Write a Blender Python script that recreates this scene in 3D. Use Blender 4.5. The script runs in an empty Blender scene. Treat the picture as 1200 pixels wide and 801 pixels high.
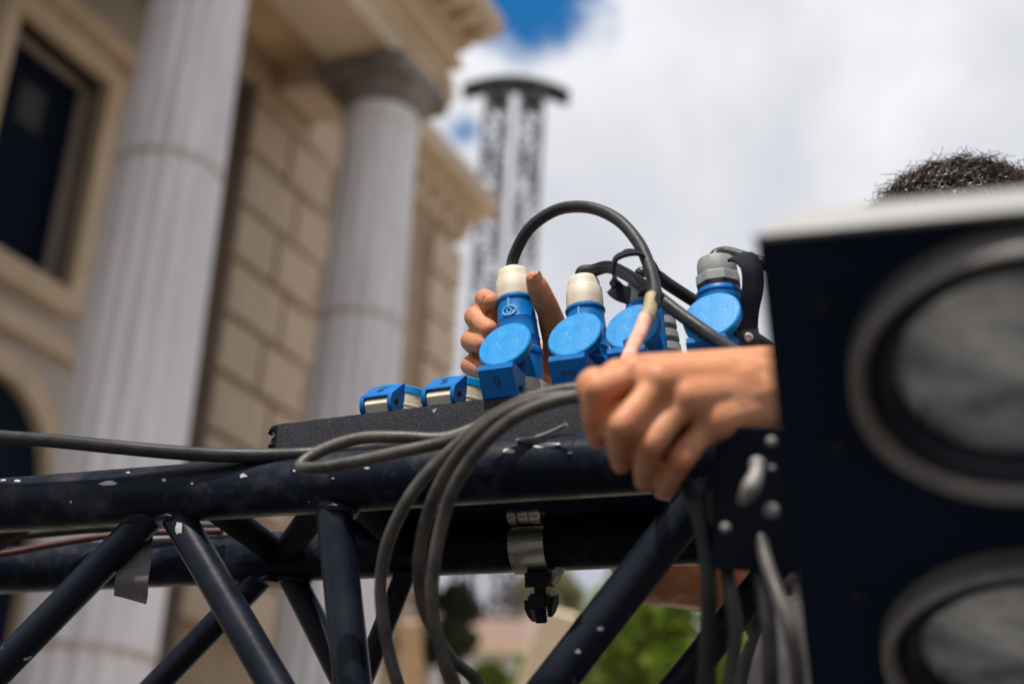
import bpy, bmesh, math, random
from mathutils import Vector, Matrix, noise, Quaternion
import numpy as np
R=math.radians
random.seed(7)
scene=bpy.context.scene
COL=scene.collection

# ------------------------------------------------------------------ camera
F=50/36*1200; TH=R(23); RO=R(3.5); CAM=Vector((0,0,1.08))
fwd=Vector((0,math.cos(TH),math.sin(TH))); up0=Vector((0,-math.sin(TH),math.cos(TH))); r0=Vector((1,0,0))
cright=r0*math.cos(RO)+up0*math.sin(RO); cup=up0*math.cos(RO)-r0*math.sin(RO)
cd=bpy.data.cameras.new('camera'); cam=bpy.data.objects.new('camera',cd); COL.objects.link(cam)
cam.matrix_world=Matrix(((cright.x,cup.x,-fwd.x,CAM.x),(cright.y,cup.y,-fwd.y,CAM.y),(cright.z,cup.z,-fwd.z,CAM.z),(0,0,0,1)))
cd.lens=50; cd.sensor_width=36; cd.clip_start=.02; cd.clip_end=5000
cd.dof.use_dof=True; cd.dof.focus_distance=1.12; cd.dof.aperture_fstop=3.7; cd.dof.aperture_blades=9
scene.camera=cam
def P(x,y,d):
    """world point seen at photo pixel x,y at depth d metres"""
    return CAM+d*(fwd+cright*((x-600)/F)+cup*((400.5-y)/F))
def ray(x,y): return P(x,y,1)-CAM
def hit(x,y,p0,n):
    D=ray(x,y); return CAM+D*((p0-CAM).dot(n)/D.dot(n))

# ------------------------------------------------------------------ light, sky, exposure
SUN=Vector((-.22,-.385,.895)).normalized()
EL=math.asin(SUN.z); AZ=math.atan2(SUN.x,SUN.y)
sd=bpy.data.lights.new('sun','SUN'); sd.energy=5; sd.angle=R(.5); sd.color=(1,.94,.85)
so=bpy.data.objects.new('sun',sd); COL.objects.link(so); so.rotation_euler=SUN.to_track_quat('Z','Y').to_euler(); so.location=SUN*60
W=bpy.data.worlds.new('World'); scene.world=W; W.use_nodes=True
nt=W.node_tree; N=nt.nodes; L=nt.links
bg=N['Background']; bg.inputs[1].default_value=.1
sky=N.new('ShaderNodeTexSky'); sky.sky_type='NISHITA'; sky.sun_disc=False; sky.sun_elevation=EL; sky.sun_rotation=AZ
sky.air_density=1.3; sky.dust_density=.4; sky.ozone_density=2.5
tc=N.new('ShaderNodeTexCoord')
def wn(scale,detail,rough=.55,dist=0):
    n=N.new('ShaderNodeTexNoise'); n.inputs['Scale'].default_value=scale; n.inputs['Detail'].default_value=detail; n.inputs['Roughness'].default_value=rough
    n.inputs['Distortion'].default_value=dist; L.new(tc.outputs['Generated'],n.inputs['Vector']); return n
def wmath(op,a,b=None):
    m=N.new('ShaderNodeMath'); m.operation=op
    for i,v in enumerate((a,b)):
        if v is None: continue
        if isinstance(v,(int,float)): m.inputs[i].default_value=v
        else: L.new(v,m.inputs[i])
    return m.outputs[0]
def wramp(v,a,b):
    m=N.new('ShaderNodeMapRange'); m.interpolation_type='SMOOTHSTEP'; L.new(v,m.inputs['Value']); m.inputs['From Min'].default_value=a; m.inputs['From Max'].default_value=b; return m.outputs[0]
nb=wn(2.6,6,.55,.3); ns=wn(9,6,.6,.2); nh=wn(1.7,3)
hole=None
for (hx,hy,a,b) in ((618,-4,.012,.058),(545,155,.002,.022),(500,-330,.05,.16),(1700,-600,.05,.25),(-1400,-300,.08,.28)):
    d=ray(hx,hy).normalized()
    vd=N.new('ShaderNodeVectorMath'); vd.operation='DISTANCE'; L.new(tc.outputs['Generated'],vd.inputs[0]); vd.inputs[1].default_value=d
    dd=wmath('ADD',vd.outputs['Value'],wmath('MULTIPLY',wmath('SUBTRACT',ns.outputs['Fac'],.5),b*2.6))
    h=wramp(dd,b,a)
    hole=h if hole is None else wmath('MAXIMUM',hole,h)
gap=wramp(nh.outputs['Fac'],.47,.40)
clear=wmath('MAXIMUM',hole,wmath('MULTIPLY',gap,.8))
cr=N.new('ShaderNodeValToRGB'); L.new(nb.outputs['Fac'],cr.inputs[0])
cr.color_ramp.elements[0].position=.3; cr.color_ramp.elements[0].color=(3.8,3.98,4.7,1)
cr.color_ramp.elements[1].position=.66; cr.color_ramp.elements[1].color=(8.0,8.0,8.15,1)
hs=N.new('ShaderNodeHueSaturation'); hs.inputs['Saturation'].default_value=1.45; L.new(sky.outputs[0],hs.inputs['Color'])
mx=N.new('ShaderNodeMixRGB'); L.new(clear,mx.inputs[0]); L.new(cr.outputs[0],mx.inputs[1]); L.new(hs.outputs[0],mx.inputs[2])
L.new(mx.outputs[0],bg.inputs[0])
scene.view_settings.view_transform='Standard'; scene.view_settings.look='None'; scene.view_settings.gamma=1; scene.view_settings.exposure=.32
scene.view_settings.use_curve_mapping=False
scene.render.film_transparent=False

# ------------------------------------------------------------------ materials
def mat(name,col,rough=.5,col2=None,nscale=30,bump=0,bscale=None,spec=.5,metal=0,chips=None,sub=0,coat=0,detail=5,mixlo=.35,mixhi=.65,stretch=None,bdist=.001):
    m=bpy.data.materials.new(name); m.use_nodes=True; t=m.node_tree; n=t.nodes; l=t.links
    b=n['Principled BSDF']; b.inputs['Roughness'].default_value=rough; b.inputs['Metallic'].default_value=metal
    b.inputs['Specular IOR Level'].default_value=spec; b.inputs['Coat Weight'].default_value=coat
    tcn=n.new('ShaderNodeTexCoord'); src=tcn.outputs['Object']
    if stretch:
        mp=n.new('ShaderNodeMapping'); mp.inputs['Scale'].default_value=stretch; l.new(src,mp.inputs[0]); src=mp.outputs[0]
    b.inputs['Base Color'].default_value=(*col,1)
    cur=None
    if col2:
        nz=n.new('ShaderNodeTexNoise'); nz.inputs['Scale'].default_value=nscale; nz.inputs['Detail'].default_value=detail; nz.inputs['Roughness'].default_value=.6; l.new(src,nz.inputs['Vector'])
        rp=n.new('ShaderNodeValToRGB'); rp.color_ramp.elements[0].position=mixlo; rp.color_ramp.elements[1].position=mixhi
        rp.color_ramp.elements[0].color=(*col,1); rp.color_ramp.elements[1].color=(*col2,1); l.new(nz.outputs['Fac'],rp.inputs[0]); cur=rp.outputs[0]
        rr=n.new('ShaderNodeMapRange'); l.new(nz.outputs['Fac'],rr.inputs['Value']); rr.inputs['From Min'].default_value=.3; rr.inputs['From Max'].default_value=.7
        rr.inputs['To Min'].default_value=max(.05,rough-.1); rr.inputs['To Max'].default_value=min(1,rough+.12); l.new(rr.outputs[0],b.inputs['Roughness'])
    if chips:   # (colour, scale, threshold)
        cc,cs,th=chips
        nz=n.new('ShaderNodeTexNoise'); nz.inputs['Scale'].default_value=cs; nz.inputs['Detail'].default_value=3; nz.inputs['Roughness'].default_value=.55; l.new(src,nz.inputs['Vector'])
        lo=n.new('ShaderNodeTexNoise'); lo.inputs['Scale'].default_value=cs*.09; lo.inputs['Detail'].default_value=1; l.new(src,lo.inputs['Vector'])
        ad=n.new('ShaderNodeMath'); ad.operation='MULTIPLY_ADD'; l.new(lo.outputs['Fac'],ad.inputs[0]); ad.inputs[1].default_value=.45; ad.inputs[2].default_value=-.225
        a2=n.new('ShaderNodeMath'); a2.operation='ADD'; l.new(nz.outputs['Fac'],a2.inputs[0]); l.new(ad.outputs[0],a2.inputs[1])
        mr=n.new('ShaderNodeMapRange'); l.new(a2.outputs[0],mr.inputs['Value']); mr.inputs['From Min'].default_value=th; mr.inputs['From Max'].default_value=th+.015
        mm=n.new('ShaderNodeMixRGB'); l.new(mr.outputs[0],mm.inputs[0])
        if cur: l.new(cur,mm.inputs[1])
        else: mm.inputs[1].default_value=(*col,1)
        mm.inputs[2].default_value=(*cc,1); cur=mm.outputs[0]
    if cur: l.new(cur,b.inputs['Base Color'])
    if bump:
        nz=n.new('ShaderNodeTexNoise'); nz.inputs['Scale'].default_value=bscale or nscale; nz.inputs['Detail'].default_value=5; l.new(src,nz.inputs['Vector'])
        bp=n.new('ShaderNodeBump'); bp.inputs['Strength'].default_value=bump; bp.inputs['Distance'].default_value=bdist; l.new(nz.outputs['Fac'],bp.inputs['Height']); l.new(bp.outputs[0],b.inputs['Normal'])
    if sub:
        b.inputs['Subsurface Weight'].default_value=sub; b.inputs['Subsurface Radius'].default_value=(1,.35,.18); b.inputs['Subsurface Scale'].default_value=.004
    return m
M={}
M['blue']=mat('blue_plastic',(.0003,.105,.35),.36,(.0006,.125,.39),60,.12,900,spec=.25,bdist=.0006)  # hinge blue darkened, so shade is put into the colour
M['lidblue']=mat('worn_blue_plastic',(.0002,.185,.46),.38,(.001,.215,.50),85,.22,500,spec=.3,bdist=.0006,mixlo=.45,mixhi=.8,chips=((.16,.38,.62),380,.70))
M['cream']=mat('cream_plastic',(.60,.53,.42),.5,(.46,.39,.29),90,.15,500,mixlo=.3,mixhi=.75,chips=((.30,.23,.15),260,.70))
M['greyplastic']=mat('grey_plastic',(.27,.29,.27),.45,(.19,.205,.195),60,.1,400)
M['darkplastic']=mat('dark_plastic',(.008,.010,.017),.5,spec=.2)
M['marker']=mat('marker_ink',(.005,.045,.16),.6)
M['emboss']=mat('pale_relief',(.10,.32,.58),.45)
M['rubber']=mat('black_rubber',(.007,.007,.008),.45,(.020,.019,.019),70,.3,500,spec=.35,bdist=.0006,stretch=None)
M['dustyrubber']=mat('dusty_rubber',(.024,.022,.021),.48,(.080,.069,.058),34,.4,300,spec=.35)
M['tapeyellow']=mat('yellowed_tape',(.33,.26,.14),.55,(.22,.17,.09),140,.3,300)
M['pinksleeve']=mat('pink_sleeve',(.50,.20,.14),.55,(.62,.36,.27),60,.2,300)
M['velcro']=mat('velcro_fabric',(.014,.015,.026),.95,(.035,.036,.05),900,1,1400,spec=.1,bdist=.002)
M['webbing']=mat('webbing',(.035,.033,.036),.8,(.07,.066,.066),700,.8,1200,spec=.2)
M['steel']=mat('zinc_steel',(.66,.62,.56),.22,(.30,.21,.14),45,.3,200,metal=.9,stretch=(1,1,4),mixlo=.4,mixhi=.75)
M['rivet']=mat('rivet_metal',(.72,.70,.68),.3,metal=.9)
M['truss']=mat('black_truss_paint',(.004,.006,.013),.40,(.035,.036,.042),38,.35,180,spec=.12,chips=((.50,.48,.45),100,.80),mixlo=.5,mixhi=.76)
M['web']=mat('matt_black_paint',(.004,.006,.012),.75,(.008,.010,.016),25,.15,160,spec=.03)
M['bareglint']=mat('bare_metal_and_glint',(.46,.44,.41),.5,(.30,.28,.26),200,.4,400,metal=.2)
M['brace']=mat('black_brace_paint',(.004,.006,.012),  .36,(.009,.011,.018),25,.15,160,spec=.16,chips=((.42,.41,.40),60,.725))
M['vinyl']=mat('textured_black_vinyl',(.012,.013,.019),.7,(.05,.049,.055),420,.7,1000,spec=.2,chips=((.28,.26,.24),110,.71),bdist=.0012,mixlo=.42,mixhi=.72)
M['ply']=mat('plywood_edge',(.16,.085,.05),.8,(.10,.05,.03),40)
M['gaffer']=mat('gaffer_tape',(.095,.08,.082),.75,(.14,.12,.12),350,.8,700,spec=.3,bdist=.0008)
M['redcable']=mat('red_cable',(.07,.014,.012),.5,(.045,.011,.010),40)
M['skin']=mat('skin',(.43,.165,.071),.5,(.51,.235,.118),42,.55,420,spec=.3,sub=.1,bdist=.0010,mixlo=.3,mixhi=.7)
t_=M['skin'].node_tree; b_=t_.nodes['Principled BSDF']; src_=b_.inputs['Base Color'].links[0].from_socket
at_=t_.nodes.new('ShaderNodeAttribute'); at_.attribute_name='flush'; mx_=t_.nodes.new('ShaderNodeMixRGB'); t_.links.new(at_.outputs['Fac'],mx_.inputs[0]); t_.links.new(src_,mx_.inputs[1]); mx_.inputs[2].default_value=(.40,.115,.065,1); t_.links.new(mx_.outputs[0],b_.inputs['Base Color'])
M['nail']=mat('fingernail',(.43,.20,.12),.32,(.48,.24,.155),90)
M['hair']=mat('dark_hair',(.028,.016,.011),.40,(.068,.043,.031),60,spec=.5)
M['scalp']=mat('hair_underlayer',(.010,.006,.005),.95,spec=.05)
M['eyewhite']=mat('eye_white',(.62,.58,.54),.2)
M['iris']=mat('brown_iris',(.03,.015,.008),.15)
M['shirt']=mat('grey_shirt',(.05,.044,.048),.9,(.038,.034,.037),30,.4,300)
M['trouser']=mat('dark_trousers',(.02,.022,.03),.9,(.03,.03,.04),30,.3,200)
M['house']=mat('blinder_black',(.008,.0145,.029),.65,(.010,.017,.033),30,.1,300,spec=.06)
M['topplate']=mat('metal_with_painted_sheen',(.20,.195,.195),.5,(.26,.255,.25),25,spec=.3)  # black metal coloured light grey; its bright sky sheen is in the colour
M['ring']=mat('bronze_grey_ring',(.19,.165,.15),.45,(.12,.11,.105),30,metal=.4)
M['innerring']=mat('dark_inner_ring',(.015,.018,.03),.45,(.03,.03,.035),30,metal=.3,spec=.2)
M['reflector']=mat('reflector_painted_reflections',(.90,.89,.87),.40,(.30,.305,.31),17,.35,60,metal=.75,stretch=(1,2.2,1),mixlo=.38,mixhi=.62,bdist=.003)  # pale and dark mottling paints reflections into the lens colour
M['yoke']=mat('matt_black_steel',(.004,.006,.011),.6,(.008,.010,.016),30,spec=.1)
M['boltlight']=mat('scuffed_light_metal',(.27,.25,.235),.48,(.17,.16,.15),60,metal=.2)
M['stone']=mat('warm_stone',(.48,.375,.275),.9,(.57,.455,.345),2.2,.4,14,bdist=.01)
M['stoneb']=mat('brown_stone',(.30,.215,.145),.9,(.38,.28,.19),1.6,.4,14,bdist=.01)
M['greystone']=mat('grey_render',(.38,.335,.295),.9,(.47,.415,.37),1.6,.3,12,bdist=.01)
M['column']=mat('pale_marble_paint',(.70,.67,.68),.6,(.56,.54,.565),1.3,.2,9,bdist=.01,stretch=(3,3,.5))
M['joint']=mat('joint_mortar',(.36,.28,.22),.9,(.50,.43,.38),4)
M['returnstone']=mat('dark_return_stone',(.13,.095,.075),.9,(.20,.15,.115),1.5)  # darker stone tone for the side return of the blocks
M['capdark']=mat('dark_capital_stone',(.12,.104,.096),.9,(.22,.19,.17),3)  # darker stone tone for echinus and abacus
M['nichedark']=mat('dark_niche_brown',(.11,.075,.055),.9,(.2,.15,.12),5)  # flat dark brown tone of the niche panel
M['frame']=mat('tan_frame_paint',(.58,.445,.305),.7,(.49,.375,.255),3)
M['soffit']=mat('brown_ceiling',(.58,.39,.24),.85,(.48,.325,.20),1.5)
M['glassdark']=mat('dark_window_glass',(.005,.009,.02),.5,spec=.05)
M['curtain']=mat('pale_blind',(.05,.05,.048),.9)
M['towersteel']=mat('dark_tower_steel',(.04,.036,.052),.6,(.06,.05,.055),.8)
M['towerdisc']=mat('black_roof_sheet',(.012,.013,.022),.6)
M['trunk']=mat('bark',(.06,.045,.03),.9,(.09,.07,.05),12,.5,20,bdist=.01)
def leafmat(name,a,b):
    m=mat(name,a,.55,b,.9,spec=.3); t=m.node_tree; n=t.nodes; bs=n['Principled BSDF']
    bs.inputs['Transmission Weight'].default_value=0
    tr=n.new('ShaderNodeBsdfTranslucent'); tr.inputs[0].default_value=(b[0]*1.4,b[1]*1.5,b[2]*.8,1)
    ms=n.new('ShaderNodeMixShader'); ms.inputs[0].default_value=.3
    t.links.new(bs.outputs[0],ms.inputs[1]); t.links.new(tr.outputs[0],ms.inputs[2]); t.links.new(ms.outputs[0],n['Material Output'].inputs[0]); return m
M['asphalt']=mat('dark_asphalt',(.045,.044,.044),.95,(.065,.062,.06),.7,.3,60,bdist=.01)
M['leaf']=leafmat('bright_leaves',(.07,.13,.014),(.17,.22,.03))
M['leafdark']=leafmat('dark_leaves',(.02,.035,.014),(.045,.06,.03))
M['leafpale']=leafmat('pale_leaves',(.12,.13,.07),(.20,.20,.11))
M['cream_wood']=mat('cream_timber',(.60,.50,.37),.8,(.50,.40,.28),4,stretch=(8,8,1))
M['tan_wood']=mat('tan_timber',(.48,.32,.19),.8,(.38,.25,.14),4,stretch=(8,8,1))
M['rooftile']=mat('red_brown_tile',(.15,.10,.085),.85,(.20,.135,.11),3)
M['plaster']=mat('pale_plaster',(.62,.60,.60),.9,(.55,.53,.53),2)
M['bouncepaving']=mat('pale_bounce_paving',(.34,.285,.215),.95,(.40,.34,.265),.7,.3,60,bdist=.01)

# ------------------------------------------------------------------ helpers
WM={}
def thing(name,label,cat,loc=(0,0,0),group=None,mtx=None):
    o=bpy.data.objects.new(name,None); COL.objects.link(o); o.empty_display_size=.05
    o.matrix_world=mtx if mtx is not None else Matrix.Translation(loc)
    WM[o.name]=mtx.copy() if mtx is not None else Matrix.Translation(loc)
    o['label']=label; o['category']=cat
    if group: o['group']=group
    return o
def tag(o,label,cat,group=None):
    o['label']=label; o['category']=cat
    if group: o['group']=group
    return o
def link(name,me,m,parent=None,world=True,local=None,smooth=True):
    """one mesh object; world=True: mesh data are in world space; else in the parent's space (local: matrix in it)"""
    o=bpy.data.objects.new(name,me); COL.objects.link(o)
    for mm in (m if isinstance(m,(list,tuple)) else [m]): 
        if mm and len(me.materials)<(len(m) if isinstance(m,(list,tuple)) else 1): me.materials.append(mm)
    base=WM[parent.name] if parent else Matrix()
    if world:
        # object origin at the mesh centre, so that textures differ from piece to piece
        n=len(me.vertices); co=np.empty(n*3,dtype=np.float32); me.vertices.foreach_get('co',co); c=co.reshape(-1,3).mean(0) if n else (0,0,0)
        T=Matrix.Translation(Vector([float(x) for x in c])); me.transform(T.inverted()); mw=T
        if parent: o.parent=parent; o.matrix_basis=base.inverted()@mw
        else: o.matrix_basis=mw
    else:
        mw=base@(local or Matrix())
        if parent: o.parent=parent
        o.matrix_basis=local or Matrix()
    WM[o.name]=mw.copy()
    if smooth:
        for p in me.polygons: p.use_smooth=True
        try: me.set_sharp_from_angle(angle=R(40))
        except Exception: pass
    return o
def mesh(v,f,name='m'):
    me=bpy.data.meshes.new(name); me.from_pydata([tuple(x) for x in v],[],f); me.update(); return me
def from_bm(bm,bevel=0,seg=2,ang=30):
    if bevel:
        bmesh.ops.bevel(bm,geom=[e for e in bm.edges if len(e.link_faces)==2 and e.calc_face_angle(0)>R(ang)],offset=bevel,segments=seg,affect='EDGES',profile=.5,clamp_overlap=True)
    bmesh.ops.recalc_face_normals(bm,faces=bm.faces)
    me=bpy.data.meshes.new('m'); bm.to_mesh(me); bm.free(); return me
def add_box(bm,c,s,mtx=None):
    v=[]
    for dx in(-.5,.5):
        for dy in(-.5,.5):
            for dz in(-.5,.5):
                p=Vector((c[0]+dx*s[0],c[1]+dy*s[1],c[2]+dz*s[2])); v.append(bm.verts.new(mtx@p if mtx else p))
    for f in((0,1,3,2),(4,6,7,5),(0,4,5,1),(2,3,7,6),(0,2,6,4),(1,5,7,3)): bm.faces.new([v[i] for i in f])
def boxm(c,s,mtx=None,bevel=0,seg=2):
    bm=bmesh.new(); add_box(bm,c,s,mtx); return from_bm(bm,bevel,seg)
def add_prism(bm,prof,x0,x1,mtx=None):
    """prof: list of (y,z), extruded along x"""
    a=[];b=[]
    for y,z in prof:
        p=Vector((x0,y,z));q=Vector((x1,y,z)); a.append(bm.verts.new(mtx@p if mtx else p)); b.append(bm.verts.new(mtx@q if mtx else q))
    n=len(prof)
    bm.faces.new(a); bm.faces.new(b[::-1])
    for i in range(n): bm.faces.new((a[i],a[(i+1)%n],b[(i+1)%n],b[i]))
def lathe(prof,n=32,mtx=None,cap=True,jag=None):
    v=[];f=[]
    for r,z in prof:
        for k in range(n):
            a=2*math.pi*k/n; rr=r if jag is None else jag(r,z,a)
            p=Vector((rr*math.cos(a),rr*math.sin(a),z)); v.append(mtx@p if mtx else p)
    m=len(prof)
    for i in range(m-1):
        for k in range(n): f.append((i*n+k,i*n+(k+1)%n,(i+1)*n+(k+1)%n,(i+1)*n+k))
    if cap: f.append(tuple(range(n))[::-1]); f.append(tuple((m-1)*n+k for k in range(n)))
    return mesh(v,f)
def catmull(pts,per=10):
    pts=[Vector(p) for p in pts]
    if len(pts)<3: return pts
    ext=[pts[0]*2-pts[1]]+pts+[pts[-1]*2-pts[-2]]
    out=[]
    for i in range(1,len(ext)-2):
        p0,p1,p2,p3=ext[i-1:i+3]
        # centripetal-like
        def tj(t,a,b): return t+max((b-a).length,1e-6)**.5
        t0=0;t1=tj(t0,p0,p1);t2=tj(t1,p1,p2);t3=tj(t2,p2,p3)
        for k in range(per):
            t=t1+(t2-t1)*k/per
            A1=p0*((t1-t)/(t1-t0))+p1*((t-t0)/(t1-t0));A2=p1*((t2-t)/(t2-t1))+p2*((t-t1)/(t2-t1));A3=p2*((t3-t)/(t3-t2))+p3*((t-t2)/(t3-t2))
            B1=A1*((t2-t)/(t2-t0))+A2*((t-t0)/(t2-t0));B2=A2*((t3-t)/(t3-t1))+A3*((t-t1)/(t3-t1))
            out.append(B1*((t2-t)/(t2-t1))+B2*((t-t1)/(t2-t1)))
    out.append(pts[-1]); return out
def tube(path,r,n=14,cap=True,flat=None):
    """swept tube; r number or list; flat=(a,b) half sizes for a strap with a given side direction"""
    path=[Vector(p) for p in path]; m=len(path); v=[];f=[]
    T=[(path[min(i+1,m-1)]-path[max(i-1,0)]).normalized() for i in range(m)]
    up=Vector((0,0,1)) if abs(T[0].z)<.9 else Vector((1,0,0))
    nrm=(up-T[0]*up.dot(T[0])).normalized()
    for i in range(m):
        if i: 
            q=T[i-1].rotation_difference(T[i]); nrm=q@nrm; nrm=(nrm-T[i]*nrm.dot(T[i])).normalized()
        bi=T[i].cross(nrm); rr=r[i] if isinstance(r,(list,tuple)) else r
        for k in range(n):
            a=2*math.pi*k/n; v.append(path[i]+(nrm*math.cos(a)+bi*math.sin(a))*rr)
    for i in range(m-1):
        for k in range(n): f.append((i*n+k,i*n+(k+1)%n,(i+1)*n+(k+1)%n,(i+1)*n+k))
    if cap: f.append(tuple(range(n))[::-1]); f.append(tuple((m-1)*n+k for k in range(n)))
    return mesh(v,f)
def join(*ms):
    bm=bmesh.new()
    for m in ms: bm.from_mesh(m)
    return from_bm(bm)
def strap(path,side,w,t):
    """flat band: side = vector or list of vectors along its width"""
    path=[Vector(p) for p in path]; m=len(path); v=[];f=[]
    for i in range(m):
        T=(path[min(i+1,m-1)]-path[max(i-1,0)]).normalized(); s=side[i] if isinstance(side,list) else side
        s=(s-T*s.dot(T)).normalized(); nn=T.cross(s)
        for a,b in((-1,-1),(-.5,-1.15),(.5,-1.15),(1,-1),(1,1),(.5,1.15),(-.5,1.15),(-1,1)): v.append(path[i]+s*(a*w/2)+nn*(b*t/2))
    for i in range(m-1):
        for k in range(8): f.append((i*8+k,i*8+(k+1)%8,(i+1)*8+(k+1)%8,(i+1)*8+k))
    f.append(tuple(range(8))[::-1]); f.append(tuple((m-1)*8+k for k in range(8)))
    return mesh(v,f)
def frame(o,x,y,z): return Matrix(((x.x,y.x,z.x,o.x),(x.y,y.y,z.y,o.y),(x.z,y.z,z.z,o.z),(0,0,0,1)))
def copy_tree(o,parent=None,local=None):
    c=o.copy(); COL.objects.link(c)
    if parent is not None: c.parent=parent
    if local is not None: c.matrix_basis=local
    WM[c.name]=(WM[parent.name] if parent else Matrix())@c.matrix_basis
    for ch in list(o.children): copy_tree(ch,c)
    return c
def kind(o,k): o['kind']=k; return o

# ================================================================== SETTING: ground
gr=link('ground',mesh([(-1500,-1500,0),(1500,-1500,0),(1500,2500,0),(-1500,2500,0)],[(0,1,2,3)]),M['asphalt'],world=False); kind(gr,'structure')
fc=link('bounce_paving',mesh([(-30,4,.004),(40,4,.004),(40,60,.004),(-30,60,.004)],[(0,1,2,3)]),M['bouncepaving'],world=False); kind(fc,'structure')  # unseen pale sheet added to bounce sunlight onto the building

# ================================================================== BUILDING
ang=R(25); C1=Vector((-3.54,12.6,0)); U=Vector((math.sin(ang),math.cos(ang),0)); NN=Vector((math.cos(ang),-math.sin(ang),0)); ZZ=Vector((0,0,1))
BM=frame(C1,U,NN,ZZ)            # building space: x along the facade, y outward, z up   (left-handed is fine for placing boxes)
bld=thing('neoclassical_building','columned tan stone building behind the truss, with dark windows and deep cornice','building',mtx=Matrix.Translation(C1))
def bbox(bm,t0,t1,d0,d1,z0,z1): add_box(bm,((t0+t1)/2,(d0+d1)/2,(z0+z1)/2),(t1-t0,d1-d0,z1-z0),BM)
def bpart(name,boxes,m,parent=bld,bevel=0):
    bm=bmesh.new()
    for b in boxes: bbox(bm,*b)
    return link(name,from_bm(bm,bevel),m,parent)
WD=-2.2
# back wall with openings : window t 0..1.12 z 7.5..10.25 ; arch t -.9..1.1 top 6.0
T0,T1,ZT=-9,9.9,12.9
bpart('wall',[(T0,-.42,WD-.6,WD,0,ZT),(-.42,1.12,WD-.6,WD,10.25,ZT),(1.12,T1,WD-.6,WD,0,ZT),(-.42,1.12,WD-.6,WD,6.3,7.5)],[M['greystone']])
bpart('inner_room',[(-.6,1.3,WD-.75,WD-.62,0,10.5)],M['glassdark'])
# window
wf=bpart('window',[(-.42,1.12,WD-.4,WD-.36,7.5,10.25)],M['glassdark'])
bpart('frame',[(-.62,-.42,WD-.2,WD+.14,7.3,10.45),(1.12,1.36,WD-.2,WD+.14,7.3,10.45),(-.42,1.12,WD-.2,WD+.14,10.25,10.52),(-.42,1.12,WD-.2,WD+.17,7.22,7.5)],M['frame'],wf,.02)
bpart('lintel',[(-.75,1.5,WD-.1,WD+.3,10.55,10.75)],M['frame'],wf,.03)
bpart('blind',[(.25,.62,WD-.355,WD-.345,9.35,9.85)],M['curtain'],wf)
# arch
bm=bmesh.new(); ca,ra,rb=.3,1.0,1.28; zc=5.25
for i in range(14):
    a0=math.pi*i/14;a1=math.pi*(i+1)/14
    vs=[]
    for d in(WD-.2,WD+.16):
        for (r_,a_) in((ra,a0),(rb,a0),(rb,a1),(ra,a1)): vs.append(bm.verts.new(BM@Vector((ca+r_*math.cos(a_),d,zc+r_*math.sin(a_)))))
    for f in((0,1,2,3),(7,6,5,4),(0,4,5,1),(1,5,6,2),(2,6,7,3),(3,7,4,0)): bm.faces.new([vs[k] for k in f])
bbox(bm,ca-rb,ca-ra,WD-.2,WD+.16,0,zc); bbox(bm,ca+ra,ca+rb,WD-.2,WD+.16,0,zc)
bmesh.ops.remove_doubles(bm,verts=bm.verts,dist=.001)
arch=link('arched_doorway',from_bm(bm),M['frame'],bld)
pts=[(ca+ra*math.cos(math.pi*i/20),zc+ra*math.sin(math.pi*i/20)) for i in range(21)]+[(ca-ra,0),(ca+ra,0)]
bm=bmesh.new(); bm.faces.new([bm.verts.new(BM@Vector((x,WD+.012,z))) for x,z in pts]); link('door_glass',from_bm(bm),M['glassdark'],arch)
bpart('string_course',[(T0,3.55,WD,WD+.12,6.75,6.98)],M['frame'])
# rusticated bay t 3.55 .. 5.3 : individual blocks standing proud of a darker core
bpart('wall_core',[(3.6,9.86,WD,WD+.28,0,12.4)],M['stoneb'])
for c in range(3,14):
    z0=2.05+c*.785
    if z0>11.7: continue
    z1=min(z0+.68,12.35)
    off=.0 if c%2 else .35
    cuts=[3.5,4.45+off,5.5+off*.6]
    for a,b in zip(cuts[:-1],cuts[1:]):
        dp=WD+.46+random.uniform(-.02,.02)
        o=bpart('stone_block',[(a+.0,b-.07,WD+.2,dp,z0,z1)],M['stone'],bevel=.035)
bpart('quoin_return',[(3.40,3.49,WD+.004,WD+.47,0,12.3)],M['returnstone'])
# smooth wall with narrow niche beyond
bpart('niche',[(6.55,7.0,WD+.28,WD+.33,7.7,10.9)],M['nichedark'])
nf=bpart('niche_frame',[(6.35,6.55,WD+.28,WD+.5,7.5,11.1),(7.0,7.2,WD+.28,WD+.5,7.5,11.1),(6.55,7.0,WD+.28,WD+.5,10.9,11.1),(6.55,7.0,WD+.28,WD+.5,7.5,7.7)],M['frame'],bevel=.03)
for c in range(3,14):
    z0=2.05+c*.785
    if z0>11.7: continue
    bpart('stone_block',[(8.9,9.95,WD-.1,WD+.42+random.uniform(-.02,.02),z0,min(z0+.68,12.35))],M['stone'],bevel=.035)
# portico ceiling, entablature, cornice (to t=4.65)
TE=4.7
bpart('portico_ceiling',[(T0,TE-.02,WD+.005,-.58,12.05,12.25)],M['soffit'])
bpart('wall_crown',[(T0,TE-.05,WD+.29,WD+.62,11.62,12.045)],M['stoneb'],bevel=.04)
en=bpart('entablature',[(T0,TE,-.56,.40,11.62,12.0),(T0,TE+.03,-.60,.46,12.003,12.16),(T0,TE+.06,-.56,.54,12.163,12.5)],M['stone'],bevel=.03)
bpart('moulding',[(T0,TE+.12,.545,.66,12.2,12.3),(T0,TE+.1,.545,.60,12.36,12.5)],M['frame'],en,.02)
bpart('return_beam',[(TE-.96,TE-.05,WD+.63,-.565,11.66,12.04)],M['stone'],bevel=.03)
co=bpart('cornice',[(T0,TE+.12,-.6,.74,12.503,12.66),(T0,TE+.16,-.6,1.12,12.663,12.72),(T0,TE+.2,-.6,1.2,12.723,12.98)],M['stone'],bevel=.02)
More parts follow.
